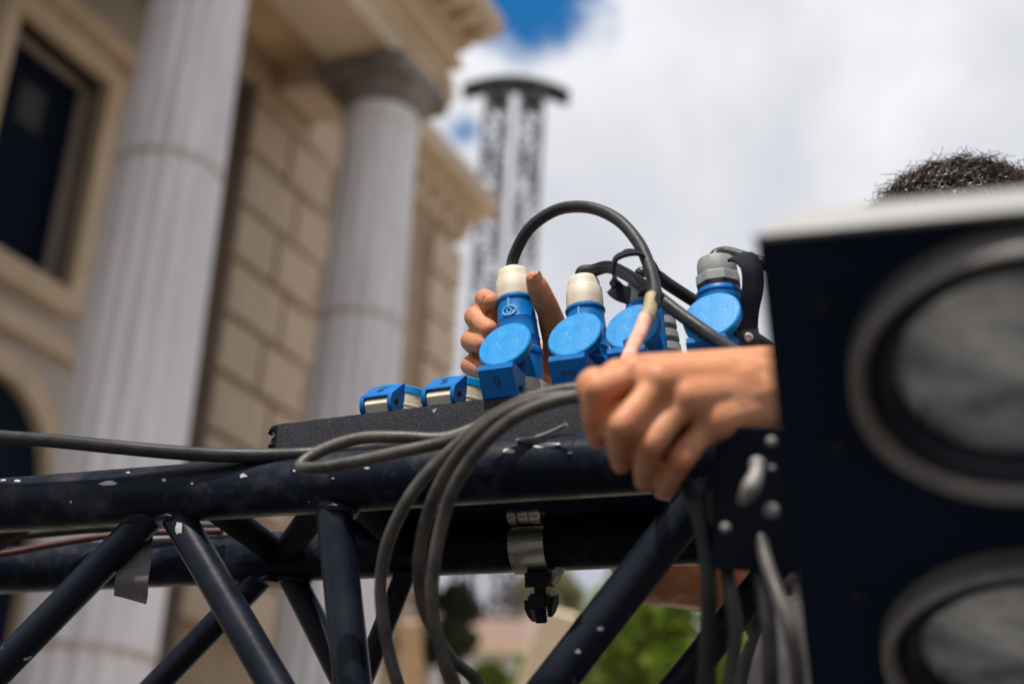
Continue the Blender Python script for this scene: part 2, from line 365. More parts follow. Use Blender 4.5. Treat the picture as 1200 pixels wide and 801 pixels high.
for k in range(26):
    t=TE-.15-k*.42; bpart('bracket',[(t,t+.2,.745,1.08,12.52,12.66)],M['frame'],co)
bpart('parapet',[(T0,TE-.1,-.6,.6,12.985,13.6)],M['stone'])
# main cornice of the block behind
mc=bpart('main_cornice',[(TE+.1,T1+.05,WD-.2,WD+.42,12.41,12.75),(TE+.1,T1+.15,WD-.2,WD+.62,12.753,12.95),(TE+.1,T1+.3,WD-.2,WD+.95,12.953,13.3)],M['stone'],bevel=.02)
for k in range(9):
    t=T1-.2-k*.55; bpart('bracket',[(t,t+.25,WD+.425,WD+.52,12.5,12.75)],M['stone'],mc)
orn=link('corner_scroll',lathe([(.01,-.2),(.16,-.12),(.2,.05),(.14,.2),(.17,.26),(.02,.34)],12,Matrix.Translation(BM@Vector((TE+.12,.35,11.85)))),M['frame'],bld)
# columns
def column(t):
    base=C1+U*t
    zt=11.02
    def jag(r,z,a):
        return r*(1-.065*(.5-.5*math.cos(a*18))**.8)
    prof=[(.62-.14*((z/zt)**1.6),z) for z in np.linspace(.5,zt,24)]
    sh=link('column',lathe(prof,160,Matrix.Translation(base),jag=jag),M['column'],bld)
    for zj in (3.2,8.02):
        r=.62-.14*((zj/zt)**1.6)
        link('joint_band',lathe([(r-.03,zj-.035),(r+.002,zj-.025),(r+.002,zj+.025),(r-.03,zj+.035)],48,Matrix.Translation(base)),M['joint'],sh)
    link('capital_ring',lathe([(.47,zt-.25),(.51,zt-.23),(.51,zt-.17),(.475,zt-.15),(.475,zt)],48,Matrix.Translation(base)),M['column'],sh)
    link('echinus',lathe([(.475,zt+.002),(.52,zt+.02),(.53,zt+.07),(.57,zt+.16),(.62,zt+.24),(.62,zt+.3)],48,Matrix.Translation(base)),M['capdark'],sh)
    bm=bmesh.new(); add_box(bm,(t,-.04,zt+.42),(1.32,1.28,.235),BM); link('abacus',from_bm(bm,.02),M['capdark'],sh)
    link('base_moulding',lathe([(.85,.0),(.85,.25),(.8,.3),(.72,.36),(.74,.45),(.64,.52)],40,Matrix.Translation(base)),M['column'],sh)
column(0); column(3.92); column(-3.92)

# ================================================================== LATTICE TOWER
def tower():
    base=P(586,400,34); base.z=0
    t=thing('lattice_tower','dark twin-mast lattice tower under an arched black roof, beyond the building','tower',base)
    top=hit(606,112,base,Vector((base.x,base.y,0)).normalized()).z
    half=.34
    for mx_ in (-.46,.42):
        bm=[];legs=[]
        for sx in(-1,1):
            for sy in(-1,1):
                legs.append(tube([base+Vector((mx_+sx*half*.85,sy*half,0)),base+Vector((mx_+sx*half*.85,sy*half,top))],.05,6))
        k=0; z=.3
        while z<top-.6:
            for sy in(-1,1):
                s=sy*(1 if k%2 else -1)
                legs.append(tube([base+Vector((mx_-s*half*.85,sy*half,z)),base+Vector((mx_+s*half*.85,sy*half,z+.78))],.042,5))
                legs.append(tube([base+Vector((mx_-half*.85,sy*half,z)),base+Vector((mx_+half*.85,sy*half,z))],.05,5))
                if k%7==3: legs.append(boxm(base+Vector((mx_+.08,sy*half,z+.3)),(.16,.05,.4)))
            z+=.78;k+=1
        link('mast',join(*legs),M['towersteel'],t)
    # arched roof: thick curved sheet
    n=20; v=[];f=[]
    hw=1.38
    for i in range(n+1):
        x=-hw+2*hw*i/n; zz=top+.02+.36*(1-(x/hw)**2)
        th=.045+.06*(1-(abs(x)/hw)**2)
        for y in(-.38,.38):
            v.append(base+Vector((x,y,zz))); v.append(base+Vector((x,y,zz-th)))
    for i in range(n):
        a=i*4;b=a+4
        f+= [(a,a+2,b+2,b),(a+1,b+1,b+3,a+3),(a,b,b+1,a+1),(a+2,a+3,b+3,b+2)]
    f+=[(0,1,3,2),(n*4,n*4+2,n*4+3,n*4+1)]
    rf=link('arched_roof',mesh(v,f),M['towerdisc'],t)
    link('lamp_pod',lathe([(.05,-.35),(.22,-.25),(.3,0),(.3,.1)],12,Matrix.Translation(base+Vector((-.42,0,top-.05)))),M['towerdisc'],rf)
    link('lamp_pod',lathe([(.05,-.35),(.22,-.25),(.3,0),(.3,.1)],12,Matrix.Translation(base+Vector((.45,0,top-.05)))),M['towerdisc'],rf)
tower()

# ================================================================== BACKGROUND UNDER THE TRUSS
def crown(c,rad,n,leaf,seed,flat=1.0):
    rg=np.random.default_rng(seed); v=[];f=[]
    cl=[]
    for i in range(26):
        d=rg.normal(size=3); d/=np.linalg.norm(d); cl.append((d*rg.uniform(.35,.95)*np.array(rad),rg.uniform(.25,.5)*min(rad)))
    for i in range(n):
        cc,cr_=cl[rg.integers(len(cl))]
        d=rg.normal(size=3); d/=np.linalg.norm(d)
        p=np.array(c)+cc+d*cr_*rg.uniform(.6,1.05)
        a=rg.normal(size=3); a/=np.linalg.norm(a); b=np.cross(a,rg.normal(size=3)); b/=np.linalg.norm(b)
        s=leaf*rg.uniform(.6,1.3)
        k=len(v); v+= [p-a*s,p+b*s*.45,p+a*s,p-b*s*.45]; f.append((k,k+1,k+2,k+3))
    return mesh(v,f)
def tree(name,px,py,d,rad,leaf,lm,label,seed,n=5000,cat='tree'):
    c=P(px,py,d); base=Vector((c.x,c.y,0))
    t=thing(name,label,cat,base)
    link('crown',crown(c,rad,n,leaf,seed),lm,t,smooth=False)
    tr=[tube([base,base+Vector((.05,.03,c.z*.5)),Vector((c.x,c.y,c.z))],[.16,.12,.07],9)]
    rg=random.Random(seed)
    for k in range(7):
        a=rg.uniform(0,6.28); tr.append(tube([base+Vector((.03,.02,c.z*(.5+.06*k))),c+Vector((math.cos(a)*rad[0]*.6,math.sin(a)*rad[1]*.6,rg.uniform(-.2,.5)*rad[2]))],[.06,.02],6))
    link('trunk',join(*tr),M['trunk'],t)
tree('bushy_tree',790,790,11,(1.15,1.0,.75),.06,M['leaf'],'sunlit bright green bushy tree seen under the truss beside the brown forearm',3,9000)
tree('bushy_tree',690,815,13,(.75,.8,.62),.06,M['leaf'],'smaller green bush directly behind the cream post below the clamp',5,5000)
tree('dark_tree',528,735,22,(.42,.6,.85),.08,M['leafdark'],'dark narrow tree behind the hanging cable loops',8,3500)
tree('bushy_tree',575,835,17,(1.0,.8,.55),.07,M['leaf'],'low green shrub at the foot of the lattice tower, left of the cream post',9,5000)
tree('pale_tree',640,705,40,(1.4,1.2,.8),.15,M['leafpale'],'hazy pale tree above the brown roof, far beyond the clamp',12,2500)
# low house with a brown roof
hb=P(600,745,30); hb.z=0
hs=thing('low_house','low far house with a red-brown tiled roof, glimpsed left of the clamp','house',hb)
zr=P(600,760,30).z; zt_=P(600,724,30).z
link('wall',boxm(hb+Vector((.3,1.5,zr/2)),(5.6,3,zr)),M['plaster'],hs)
bm=bmesh.new(); add_prism(bm,[(-.25,zr-.08),(-.25,zr+.12),(1.5,zt_+.5),(3.3,zr+.12),(3.3,zr-.08)],-2.9,3.4,Matrix.Translation(hb)); rf_=link('roof',from_bm(bm),M['rooftile'],hs)
link('fascia',boxm(hb+Vector((.25,-.3,zr-.02)),(6.3,.09,.3)),M['stoneb'],rf_)
for k in range(3): 
    w_=link('window',boxm(hb+Vector((-1.6+k*1.9,-.02,zr*.55)),(.8,.08,1.0)),M['glassdark'],hs)
    link('frame',boxm(hb+Vector((-1.6+k*1.9,-.04,zr*.55-.55)),(1.0,.14,.1)),M['plaster'],w_)
def post(name,a,b,w,m,label):
    a=Vector(a);b=Vector(b); d=(b-a).normalized(); s=cright.cross(d).normalized(); x=d.cross(s)
    n_=8; bm=bmesh.new()
    add_box(bm,(0,0,(b-a).length/2),(w,w*.5,(b-a).length),frame(a,x,s,d)); o=link(name,from_bm(bm,.006),m); return tag(o,label,'post')
top=P(656,716,9); bot=P(622,830,9); dirv=(bot-top); k=(top.z)/(top.z-bot.z); post('timber_post',top+dirv*k,top,.24,M['cream_wood'],'broad cream timber post leaning under the clamp, in sunlight')
top=P(481,728,9.5); bot=P(487,830,9.5); dirv=(bot-top); k=(top.z)/(top.z-bot.z); post('timber_post',top+dirv*k,top,.13,M['tan_wood'],'narrow tan timber post behind the hanging cable loops')

# ================================================================== TRUSS
TA=Vector((-.4126,1.1367,1.389)); TB=Vector((.0584,.9365,1.389)); TD=(TB-TA); TD.z=0; TD.normalize(); TN=Vector((-TD.y,TD.x,0)) # TN points away
if TN.y<0: TN=-TN
WT=.19; CR=.0225
def TP(x,y,w=0): return hit(x,y,TA+TN*w,TN)
tr=thing('lighting_truss','black scuffed steel truss with diagonal braces running across the picture','truss',(TA.x,TA.y,0))
def onchord(s,w,z=1.389): 
    p=TA+TD*s+TN*w; p.z=z; return p
def bumpy(a,b,r,n=28,m=60):
    return tube([a.lerp(b,i/m) for i in range(m+1)],r,n)
for w,z in((0,1.389),(WT,1.389),(0,1.199),(WT,1.199)):
    link('chord',bumpy(onchord(-.5,w,z),onchord(1.25,w,z),CR if True else 0),M['truss'],tr)
def brace(a,b,r=.0125,m='brace'):
    link('brace',tube([a,a.lerp(b,.5),b],r,18),M[m],tr)
def zplane(p,q,z):  # extend p->q to height z
    t=(z-p.z)/(q.z-p.z); return p+(q-p)*t
def fbrace(x0,y0,x1,y1,w=0,r=.0125):
    p=TP(x0,y0,w);q=TP(x1,y1,w); brace(zplane(p,q,1.385),zplane(p,q,1.20),r)
fbrace(158,622,-2,785); fbrace(212,612,322,801); fbrace(396,640,412,790,0,.0135); fbrace(762,655,660,785,0,.0138)
fbrace(292,690,185,800,WT,.0118); fbrace(338,668,400,790,WT,.0118); fbrace(480,660,432,778,WT,.0095); fbrace(858,725,797,800,WT,.0125)
fbrace(-60,640,-150,800); fbrace(1000,640,1090,800,0,.0125)
# horizontal web members between the two top chords
def sx(x,y): return (TP(x,y)-TA).dot(TD)
for (xa,xb) in((228,330),(395,330),(395,480),(790,860),(60,-60)):
    pa=TA+TD*sx(xa,575); pb=TA+TD*((TP(xb,655,WT)-TA-TN*WT).dot(TD))+TN*WT; brace(pa,pb,.0115,'web')
    pa=pa.copy();pb=pb.copy();pa.z=pb.z=1.199; brace(pa,pb,.0115,'web')
# weld beads
for (x,y,w) in((165,606,0),(205,606,0),(396,606,0),(790,606,0),(318,684,WT),(345,684,WT),(485,684,WT)):
    p=TP(x,y,w); q=TA+TN*w+TD*((p-TA).dot(TD)); q.z=1.389-CR
    link('weld',lathe([(.0145,-.003),(.0158,0),(.0148,.002),(.013,.004)],14,Matrix.Translation(q),jag=lambda r,z,a:r*(1+.06*math.sin(a*9))),M['brace'],tr)

# metal where the paint has chipped off the front chord and a brace; thin top-edge pieces are painted highlights
def chip_glint(x,y,w,h,a,b,r,seed,parent=tr):
    ax=(b-a).normalized(); rg_=random.Random(seed); v=[]
    for i in range(13):
        if i==12: px_,py_=x,y
        else:
            an=i*math.pi/6; k=rg_.uniform(.55,1.15); px_=x+w*k*math.cos(an); py_=y+h*k*math.sin(an)-.04*w*k*math.cos(an)
        D=ray(px_,py_); o=CAM-a; d_=D-ax*D.dot(ax); o_=o-ax*o.dot(ax)
        A_=d_.dot(d_);B_=2*d_.dot(o_);C_=o_.dot(o_)-(r+.00025)**2; q=B_*B_-4*A_*C_
        if q<0: return
        v.append(CAM+D*((-B_-math.sqrt(q))/(2*A_)))
    link('paint_chip_glint',mesh(v,[(i,(i+1)%12,12) for i in range(12)]),M['bareglint'],parent)
ca_=onchord(-.5,0); cb_=onchord(1.25,0)
for i,(x,y,w,h) in enumerate([(126,566,11,3.2),(192,562,3,2.5),(285,557,4.5,3),(60,556,8,1.6),(118,548,16,1.2),(180,542,7,1.1),(20,563,4,1.8),(4,562,5,1.5),(240,537,14,1.1),(300,531,9,1.1),(640,521,17,3),(596,528,9,3),(83,588,1.5,2),(345,551,3,1.5),(430,548,4,1.4),(520,538,5,1.5),(668,530,4,1.6),(150,553,2.5,1.2),(225,566,2,1.5),(390,560,2,1.2)]):
    chip_glint(x,y,w,h,ca_,cb_,CR,i)
pa_=TP(212,612);pb_=TP(322,801); ba_=zplane(pa_,pb_,1.385); bb_=zplane(pa_,pb_,1.20)
chip_glint(210,618,5,8,ba_,bb_,.0125,91); chip_glint(246,632,1.5,3,ba_,bb_,.0125,92)
pa_=TP(762,655);pb_=TP(660,785); ba_=zplane(pa_,pb_,1.385); bb_=zplane(pa_,pb_,1.20)
chip_glint(703,736,5,3.5,ba_,bb_,.0138,93); chip_glint(678,763,4,3,ba_,bb_,.0138,94)

# gaffer tape hanging off the rear of the front chord
ta=[TP(161,612,.02),TP(158,640,.012),TP(156,672,.005),TP(152,702,.012)]
pa=catmull(ta,8)
tp=strap(pa,TD,.030,.0006)
bm=bmesh.new(); bm.from_mesh(tp)
for v_ in bm.verts:
    v_.co+=Vector((0,1,0))*.0016*math.sin(v_.co.z*260)+Vector((0,0,1))*.0012*noise.noise(v_.co*140)
tp=from_bm(bm)
tag(link('tape_strip',tp,M['gaffer']),'torn grey-brown strip of cloth tape hanging from the truss','tape')

# half coupler clamp on the rear chord
cc=TA+TN*WT; cs=(TP(628,650,WT)-cc).dot(TD); cpos=cc+TD*cs; cpos.z=1.389
Fc=frame(cpos,TN*-1,Vector((0,0,1)),TD)       # x toward viewer, y up, z along the chord
cl=thing('pipe_clamp','shiny steel half coupler clamped on the rear truss tube','clamp',mtx=Matrix.Translation(cpos))
def band(a0,a1,r0,r1,hw,n=26,wfun=None):
    v=[];f=[]
    for i in range(n+1):
        a=R(a0+(a1-a0)*i/n); w=hw if wfun is None else hw*wfun(i/n)
        for r_ in(r0,r1):
            for z in(-w,w): v.append(Fc@Vector((r_*math.cos(a),r_*math.sin(a),z)))
    for i in range(n):
        a=i*4;b=a+4
        f+=[(a,b,b+1,a+1),(a+2,a+3,b+3,b+2),(a,a+2,b+2,b),(a+1,b+1,b+3,a+3)]
    f+=[(0,1,3,2),(n*4,n*4+2,n*4+3,n*4+1)]
    return mesh(v,f)
link('lower_jaw',band(18,-95,.0232,.0265,.0155),M['steel'],cl)
link('upper_jaw',band(150,40,.0232,.0268,.0145),M['steel'],cl)
hb_=[]
for z0,z1,r_ in((-.0148,-.0065,.0100),(-.006,.0045,.0093),(.005,.0148,.0100)):
    hb_.append(lathe([(r_-.001,z0),(r_,z0+.001),(r_,z1-.001),(r_-.001,z1)],20,Fc@Matrix.Translation((.0262,.0195,0))))
link('hinge_barrel',join(*hb_),M['steel'],cl)
link('hinge_pin',lathe([(.003,-.0165),(.003,.0165)],12,Fc@Matrix.Translation((.0262,.0195,0))),M['boltlight'],cl)
Fb=Fc@Matrix.Translation((.004,-.032,.006))@Matrix.Rotation(R(-14),4,'Z')
link('lug',boxm((0,.001,0),(.016,.012,.020),Fb,.002),M['darkplastic'],cl)
bo=link('bolt',lathe([(.0042,-.034),(.0048,-.033)]+[(.0048+(.0006 if k%2 else 0),-.033+k*.00125) for k in range(1,20)]+[(.0045,0)],14,Fb@Matrix.Rotation(R(-90),4,'X')),M['darkplastic'],cl)
bm=bmesh.new(); add_box(bm,(0,-.0165,0),(.017,.013,.017),Fb); bmesh.ops.bevel(bm,geom=list(bm.edges),offset=.002,segments=2,affect='EDGES')
nut=link('wing_nut',from_bm(bm),M['darkplastic'],cl)
bm=bmesh.new(); add_prism(bm,[(-.006,-.008),(.004,-.006),(.012,.004),(.011,.010),(.002,.006),(-.005,.0)],-.002,.002,Fb@Matrix.Translation((0,-.019,.012))@Matrix.Rotation(R(90),4,'Y')@Matrix.Rotation(R(90),4,'X')); link('wing',from_bm(bm,.0008),M['darkplastic'],nut)
bm=bmesh.new(); add_prism(bm,[(-.006,-.008),(.004,-.006),(.012,.004),(.011,.010),(.002,.006),(-.005,.0)],-.002,.002,Fb@Matrix.Translation((0,-.023,-.010))@Matrix.Rotation(R(-90),4,'Y')@Matrix.Rotation(R(90),4,'X')); link('wing',from_bm(bm,.0008),M['darkplastic'],nut)
bm=bmesh.new(); add_box(bm,(0,0,0),(.004,.018,.007),Fc@Matrix.Translation((.004,-.027,.021))@Matrix.Rotation(R(28),4,'X')); link('strike_plate',from_bm(bm,.001),M['steel'],cl)

# ================================================================== POWER BOX
ZTOP=1.461; ZBOT=1.389+CR+.0005
b0=hit(325,497,Vector((0,0,ZTOP)),ZZ); b1=hit(560,468,Vector((0,0,ZTOP)),ZZ)
BX=(b1-b0).normalized(); BY=ZZ.cross(BX); 
BF=frame(b0,BX,BY,ZZ)     # origin: front left top corner
print('box yaw',math.degrees(math.atan2(BX.y,BX.x)),'len/px',(b1-b0).length, b0, b1)
pb=thing('power_box','long black vinyl-covered power box with six blue-lidded sockets, lying on the truss','power box',mtx=BF)
LB,DB,HB=.60,.192,ZTOP-ZBOT
bm=bmesh.new(); add_box(bm,(LB/2,DB/2,-HB/2),(LB,DB,HB))
bmesh.ops.subdivide_edges(bm,edges=[e for e in bm.edges if abs((e.verts[0].co-e.verts[1].co).x)>.1],cuts=150)
bmesh.ops.subdivide_edges(bm,edges=[e for e in bm.edges if abs((e.verts[0].co-e.verts[1].co).z)>.03],cuts=12,use_grid_fill=True)
for v_ in bm.verts:
    q=v_.co.copy(); v_.co+=Vector((noise.noise(q*60),noise.noise(q*60+Vector((9,3,1))),noise.noise(q*90+Vector((3,7,5)))))*.0007
link('case',from_bm(bm),M['vinyl'],pb,world=False)
link('bottom_panel',boxm((LB/2,DB/2,-HB-.0022),(LB-.004,DB-.014,.004)),M['house'],pb,world=False)
link('wood_edge',boxm((LB/2,DB-.0045,-HB-.0024),(LB-.004,.006,.0045)),M['ply'],pb,world=False)
# torn covering at the left corner
bm=bmesh.new()
rg=random.Random(4)
vv=[]
for i in range(9):
    z=-.0005-i*.0028; vv.append((bm.verts.new((0.001,-.0012,z)),bm.verts.new((-.0055-rg.uniform(-.002,.0035)*(1 if i else 0)-(.003 if i in(1,2) else 0),.002+rg.uniform(-.002,.003),z+rg.uniform(-.001,.001)))))
for i in range(8): bm.faces.new((vv[i][0],vv[i+1][0],vv[i+1][1],vv[i][1]))
bmesh.ops.solidify(bm,geom=list(bm.faces),thickness=.0009); link('torn_cover',from_bm(bm),M['vinyl'],pb,world=False,smooth=False)

STROKES={'6':[[(.7,1),(.25,.6),(.2,.25),(.45,0),(.75,.2),(.6,.5),(.25,.35)]],
 '5':[[(.8,1),(.3,.95),(.25,.6),(.6,.62),(.8,.35),(.6,.05),(.2,.08)]],
 '4':[[(.35,1),(.2,.45),(.8,.45)],[(.65,.9),(.62,0)]],
 '3':[[(.2,.95),(.6,1),(.75,.78),(.45,.55),(.78,.3),(.6,.02),(.18,.1)]],
 '2':[[(.2,.8),(.5,1),(.75,.75),(.25,.05),(.8,.05)]],'1':[[(.35,.8),(.55,1),(.55,0)]]}
def number(ch,mtx,parent,size):
    ms=[]
    for s in STROKES[ch]:
        pth=catmull([Vector(((x-.5)*size*.8,(y-.5)*size,0)) for x,y in s],5)
        ms.append(strap(pth,[((pth[min(i+1,len(pth)-1)]-pth[max(i-1,0)]).cross(Vector((0,0,1)))) for i in range(len(pth))],.0010,.0003))
    o=link('number',join(*ms),M['marker'],parent,world=False,local=mtx); return o
def socket(s,open_,ch,yoff=.034,tilt=85):
    loc=Matrix.Translation((s,yoff,0))@Matrix.Diagonal((1.03,1.03,1.12,1))
    so_=link('socket',lathe([(.0240,0),(.0240,.004),(.0222,.0045),(.0222,.009),(.0228,.0095),(.0228,.0105),(.0220,.011),(.0220,.0185),(.0200,.0195),(.012,.0195)],40),M['cream'],pb,world=False,local=loc)
    # hinge: cream roll between the lid's ears
    bm=bmesh.new(); add_prism(bm,[(-.0335,.0095),(-.0345,.006),(-.033,.003),(-.0295,-.001),(-.018,-.001),(-.018,.010),(-.031,.0115)],-.0102,.0102)
    link('hinge_roll',from_bm(bm,.0008),M['cream'],so_,world=False)
    hp=Vector((0,-.0275,.0062))
    bm=bmesh.new()
    pl=[(-.0155,.0245),(-.0195,.0250),(-.0350,.0125),(-.0352,.0112),(-.0325,.0112),(-.0155,.0205)]
    ear=[(-.0155,.0244),(-.0194,.0249),(-.0349,.0124),(-.0362,.0075),(-.0345,.002),(-.0325,.0005),(-.027,.0005),(-.0155,.004)]
    add_prism(bm,pl,-.0137,.0137); add_prism(bm,ear,-.0141,-.0107); add_prism(bm,ear,.0107,.0141)
    lid=from_bm(bm,.0007)
    disc=lathe([(.0205,.0185),(.0209,.0190),(.0209,.0238),(.0199,.0247),(.012,.0249),(.0001,.0249)],48)
    if not open_: disc=lathe([(.0221,.0187),(.0226,.0192),(.0226,.0240),(.0216,.0249),(.012,.0251),(.0001,.0251)],48)
    A=Matrix()
    if open_: A=Matrix.Translation(hp)@Matrix.Rotation(R(tilt),4,'X')@Matrix.Translation(-hp)
    lo=link('lid_hinge',join(lid),M['blue'],so_,world=False,local=A)
    if open_: AD=Matrix.Translation(hp)@Matrix.Rotation(R(66),4,'X')@Matrix.Translation(-hp)
    else: AD=A
    link('lid',disc,M['lidblue'],so_,world=False,local=AD)
    nn=Vector((0,-.0125,.0155)).normalized(); yv=Vector((0,.0155,.0125)).normalized()
    number(ch,A@frame(Vector((0,-.0268,.0190))+nn*.0006,Vector((1,0,0)),yv,nn)@Matrix.Rotation(R({'3':90,'6':-25,'5':12}.get(ch,0)),4,'Z'),so_,.0095)
    for sgn in(-1,1):
        link('screw',lathe([(.0024,0),(.0024,.0008),(.0012,.0011),(.0008,.0004)],12),M['darkplastic'],so_,world=False,local=A@Matrix.Translation((sgn*.0141,-.028,.0085))@Matrix.Rotation(R(90*sgn),4,'Y'))
    return so_
front=b0+BY*.0
spx=[(443,467),(516,457),(589,446),(672,433),(741,424),(834,410)]
S=[]
for i,(x,y) in enumerate(spx):
    p=hit(x,y,b0+BY*.001,BY); S.append((p-b0).dot(BX))
print('sockets s',[round(s,4) for s in S])
for i,s in enumerate(S): socket(s,i>1,'654321'[i])

# ================================================================== PLUGS
PROF_BODY=lambda z:0
def plug(name,label,s,lift,tiltx,tilty,style,cable=None,yoff=.034):
    base=BF@Matrix.Translation((s,yoff,.004+lift))@Matrix.Rotation(R(tilty),4,'Y')@Matrix.Rotation(R(tiltx),4,'X')@Matrix.Diagonal((1.0,1.0,1.16,1))
    t=thing(name,label,'plug',mtx=base,group='blue plugs pushed into the power box')
    zb=.016
    if style=='cream':
        link('body',lathe([(.0168,zb-.018),(.0175,zb-.012),(.0178,zb+.001),(.0187,zb+.0015),(.0190,zb+.003),(.0187,zb+.0055),(.0172,zb+.007),(.0168,zb+.014),(.0172,zb+.0148),(.0166,zb+.0157),(.0157,zb+.028),(.0160,zb+.0287),(.0155,zb+.0294),(.0146,zb+.0425),(.0156,zb+.0432),(.0158,zb+.0445),(.0150,zb+.0455),(.010,zb+.0455)],48),M['blue'],t,world=False)
        def oct_(r,z,a): 
            return r*(1+.016*abs(math.sin(a*5))) if z<zb+.063 else r
        g=link('cable_gland',lathe([(.0128,zb+.0445),(.0144,zb+.0462),(.0143,zb+.0520),(.0139,zb+.0598),(.0132,zb+.0606),(.0129,zb+.0612),(.0126,zb+.0650),(.0114,zb+.0680),(.0100,zb+.0688),(.0060,zb+.0689),(.0054,zb+.066)],60,jag=oct_),M['cream'],t,world=False)
        # embossed mark: bar over a ring, facing the front
        ring=[]
        def face(a,z): 
            r=.0157-.0011*(z-zb-.028)/.0145+.0002; return Vector((r*math.sin(a),-r*math.cos(a),z))
        ms=[]
        pth=[face(.0056*math.cos(k*math.pi/8)/.0155+.05,zb+.0326+.0034*math.sin(k*math.pi/8)) for k in range(17)]; ms.append(tube(pth,.0010,6))
        pth=[face(.0020*math.cos(k*math.pi/8)/.0155+.05,zb+.0326+.0017*math.sin(k*math.pi/8)) for k in range(17)]; ms.append(tube(pth,.0007,6))
        ms.append(tube([face(.05,zb+.0350),face(.05,zb+.0420)],.0012,6))
        link('embossed_mark',join(*ms),M['emboss'],t,world=False)
        zt2=zb+.069
    elif style=='grey':
        link('body',lathe([(.0168,zb-.018),(.0178,zb+.001),(.0187,zb+.0015),(.0190,zb+.003),(.0187,zb+.0055),(.0172,zb+.007),(.0166,zb+.0157),(.0162,zb+.034),(.0170,zb+.0350),(.0173,zb+.037),(.0173,zb+.0382),(.0162,zb+.0388),(.0162,zb+.0402),(.0172,zb+.0408),(.0172,zb+.0425),(.0160,zb+.044),(.010,zb+.044)],48),M['blue'],t,world=False)
        link('seal',lathe([(.0140,zb+.0435),(.0158,zb+.044),(.0158,zb+.0475),(.0140,zb+.048)],36),M['darkplastic'],t,world=False)
        def hexa(r,z,a):
            n_=8; q=(a+.2)%(2*math.pi/n_)-math.pi/n_; return r*math.cos(math.pi/n_)/math.cos(q)*1.02
        g=link('gland_nut',lathe([(.0160,zb+.0472),(.0168,zb+.0478),(.0168,zb+.0535),(.0158,zb+.0545),(.010,zb+.0548)],64,jag=hexa),M['greyplastic'],t,world=False)
        link('gland_cap',lathe([(.0148,zb+.0540),(.0152,zb+.0550),(.0152,zb+.0625),(.0140,zb+.0660),(.0120,zb+.0668),(.006,zb+.0668),(.0055,zb+.062)],64,jag=lambda r,z,a:r*(1-.02*abs(math.sin(a*6)))),M['greyplastic'],t,world=False)
        zt2=zb+.066
    else:
        link('body',lathe([(.0168,zb-.018),(.0178,zb+.001),(.0190,zb+.003),(.0187,zb+.0055),(.0172,zb+.007),(.0166,zb+.0157),(.0150,zb+.034),(.0145,zb+.044),(.010,zb+.044)],48),M['blue'],t,world=False)
        link('cable_gland',lathe([(.0135,zb+.0435),(.0140,zb+.045),(.0140,zb+.054),(.0120,zb+.060),(.006,zb+.061)],40),M['greyplastic'],t,world=False)
        rb=[(.012,zb-.005)]
        for k in range(5): z=zb+.0+k*.0095; rb+= [(.0135,z),(.0150,z+.001),(.0150,z+.0062),(.0135,z+.0070),(.0118,z+.0074),(.0118,z+.0092)]
        link('ribbed_grip',lathe(rb,30),M['greyplastic'],t,world=False,local=Matrix.Translation((.0125,.012,0))@Matrix.Rotation(R(-9),4,'Y'))
        zt2=zb+.06
    top=base@Vector((0,0,zt2)); axis=(base.to_3x3()@Vector((0,0,1))).normalized()
    print(name,'gland top px',px(top))
    return t,top,axis
def px(p):
    q=p-CAM; d=q.dot(fwd); return (round(600+F*q.dot(cright)/d,1),round(400.5-F*q.dot(cup)/d,1),round(d,4))
p1,t1,a1=plug('power_plug','blue plug with cream gland gripped by the fingers behind it',S[2],.020,3,-7,'cream')
p2,t2,a2=plug('power_plug','blue plug with cream gland standing alone just right of the gripped one',S[3],.003,2,-5,'cream')
p3,t3,a3=plug('power_plug','blue plug with grey ribbed grip, half hidden behind crossing cables',S[4],.0,2,-3,'ribbed')
p4,t4,a4=plug('power_plug','blue plug with grey faceted gland nut beside the strap with the rivet',S[5],.003,2,-4,'grey')

CBR=.0049
# cable of plug 1: arch, yellowed tape, pink sleeve down into the hand
arch_=[t1-a1*.006,t1+a1*.004]+[P(*q) for q in((606,294,1.15),(622,268,1.145),(652,247,1.135),(688,242.5,1.115),(722,255,1.09),(747,282,1.06),(760,312,1.03),(765,338,1.005),(762,358,.985))]
cp=catmull(arch_,10); link('cable',tube(cp,CBR*.98,16),M['rubber'],p1)
ps=catmull([P(764.5,348,.995),P(762,360,.983),P(757,374,.967)],8); link('tape_wrap',tube(ps,.0052,16),M['tapeyellow'],p1)
ps=catmull([P(757.5,372,.968),P(752,386,.955),P(743,404,.935),P(736,420,.91),P(730,436,.885),P(722,470,.865)],8); link('pink_sleeve',tube(ps,[.0051-.0004*i/len(ps) for i in range(len(ps))],16),M['pinksleeve'],p1)
# cable of plug 2
cp=catmull([t2-a2*.006,t2+a2*.004]+[P(*q) for q in((696,318,1.115),(713,313.5,1.105),(735,322,1.085),(765,343,1.05),(800,370,1.02),(840,398,.985),(866,415,.93),(905,445,.90),(960,500,.93),(1010,620,1.0))],10); link('cable',tube(cp,CBR*1.02,16),M['rubber'],p2)
# cable of plug 3 : short curl then right, behind plug 4
cp=catmull([t3-a3*.006,t3+a3*.006]+[P(*q) for q in((752,322,1.09),(765,322,1.095),(785,335,1.105),(812,352,1.115),(850,375,1.12),(905,410,1.12),(950,460,1.14),(975,540,1.17),(985,640,1.22),(980,760,1.27))],10); link('cable',tube(cp,CBR*1.05,16),M['rubber'],p3)
# cable of plug 4
cp=catmull([t4-a4*.006,t4+a4*.003]+[P(*q) for q in((850,297,1.075),(872,302,1.065),(896,310,1.05),(940,335,1.05),(985,385,1.08),(1010,470,1.12),(1020,600,1.17),(1015,760,1.24))],10); link('cable',tube(cp,CBR*.95,16),M['rubber'],p4)

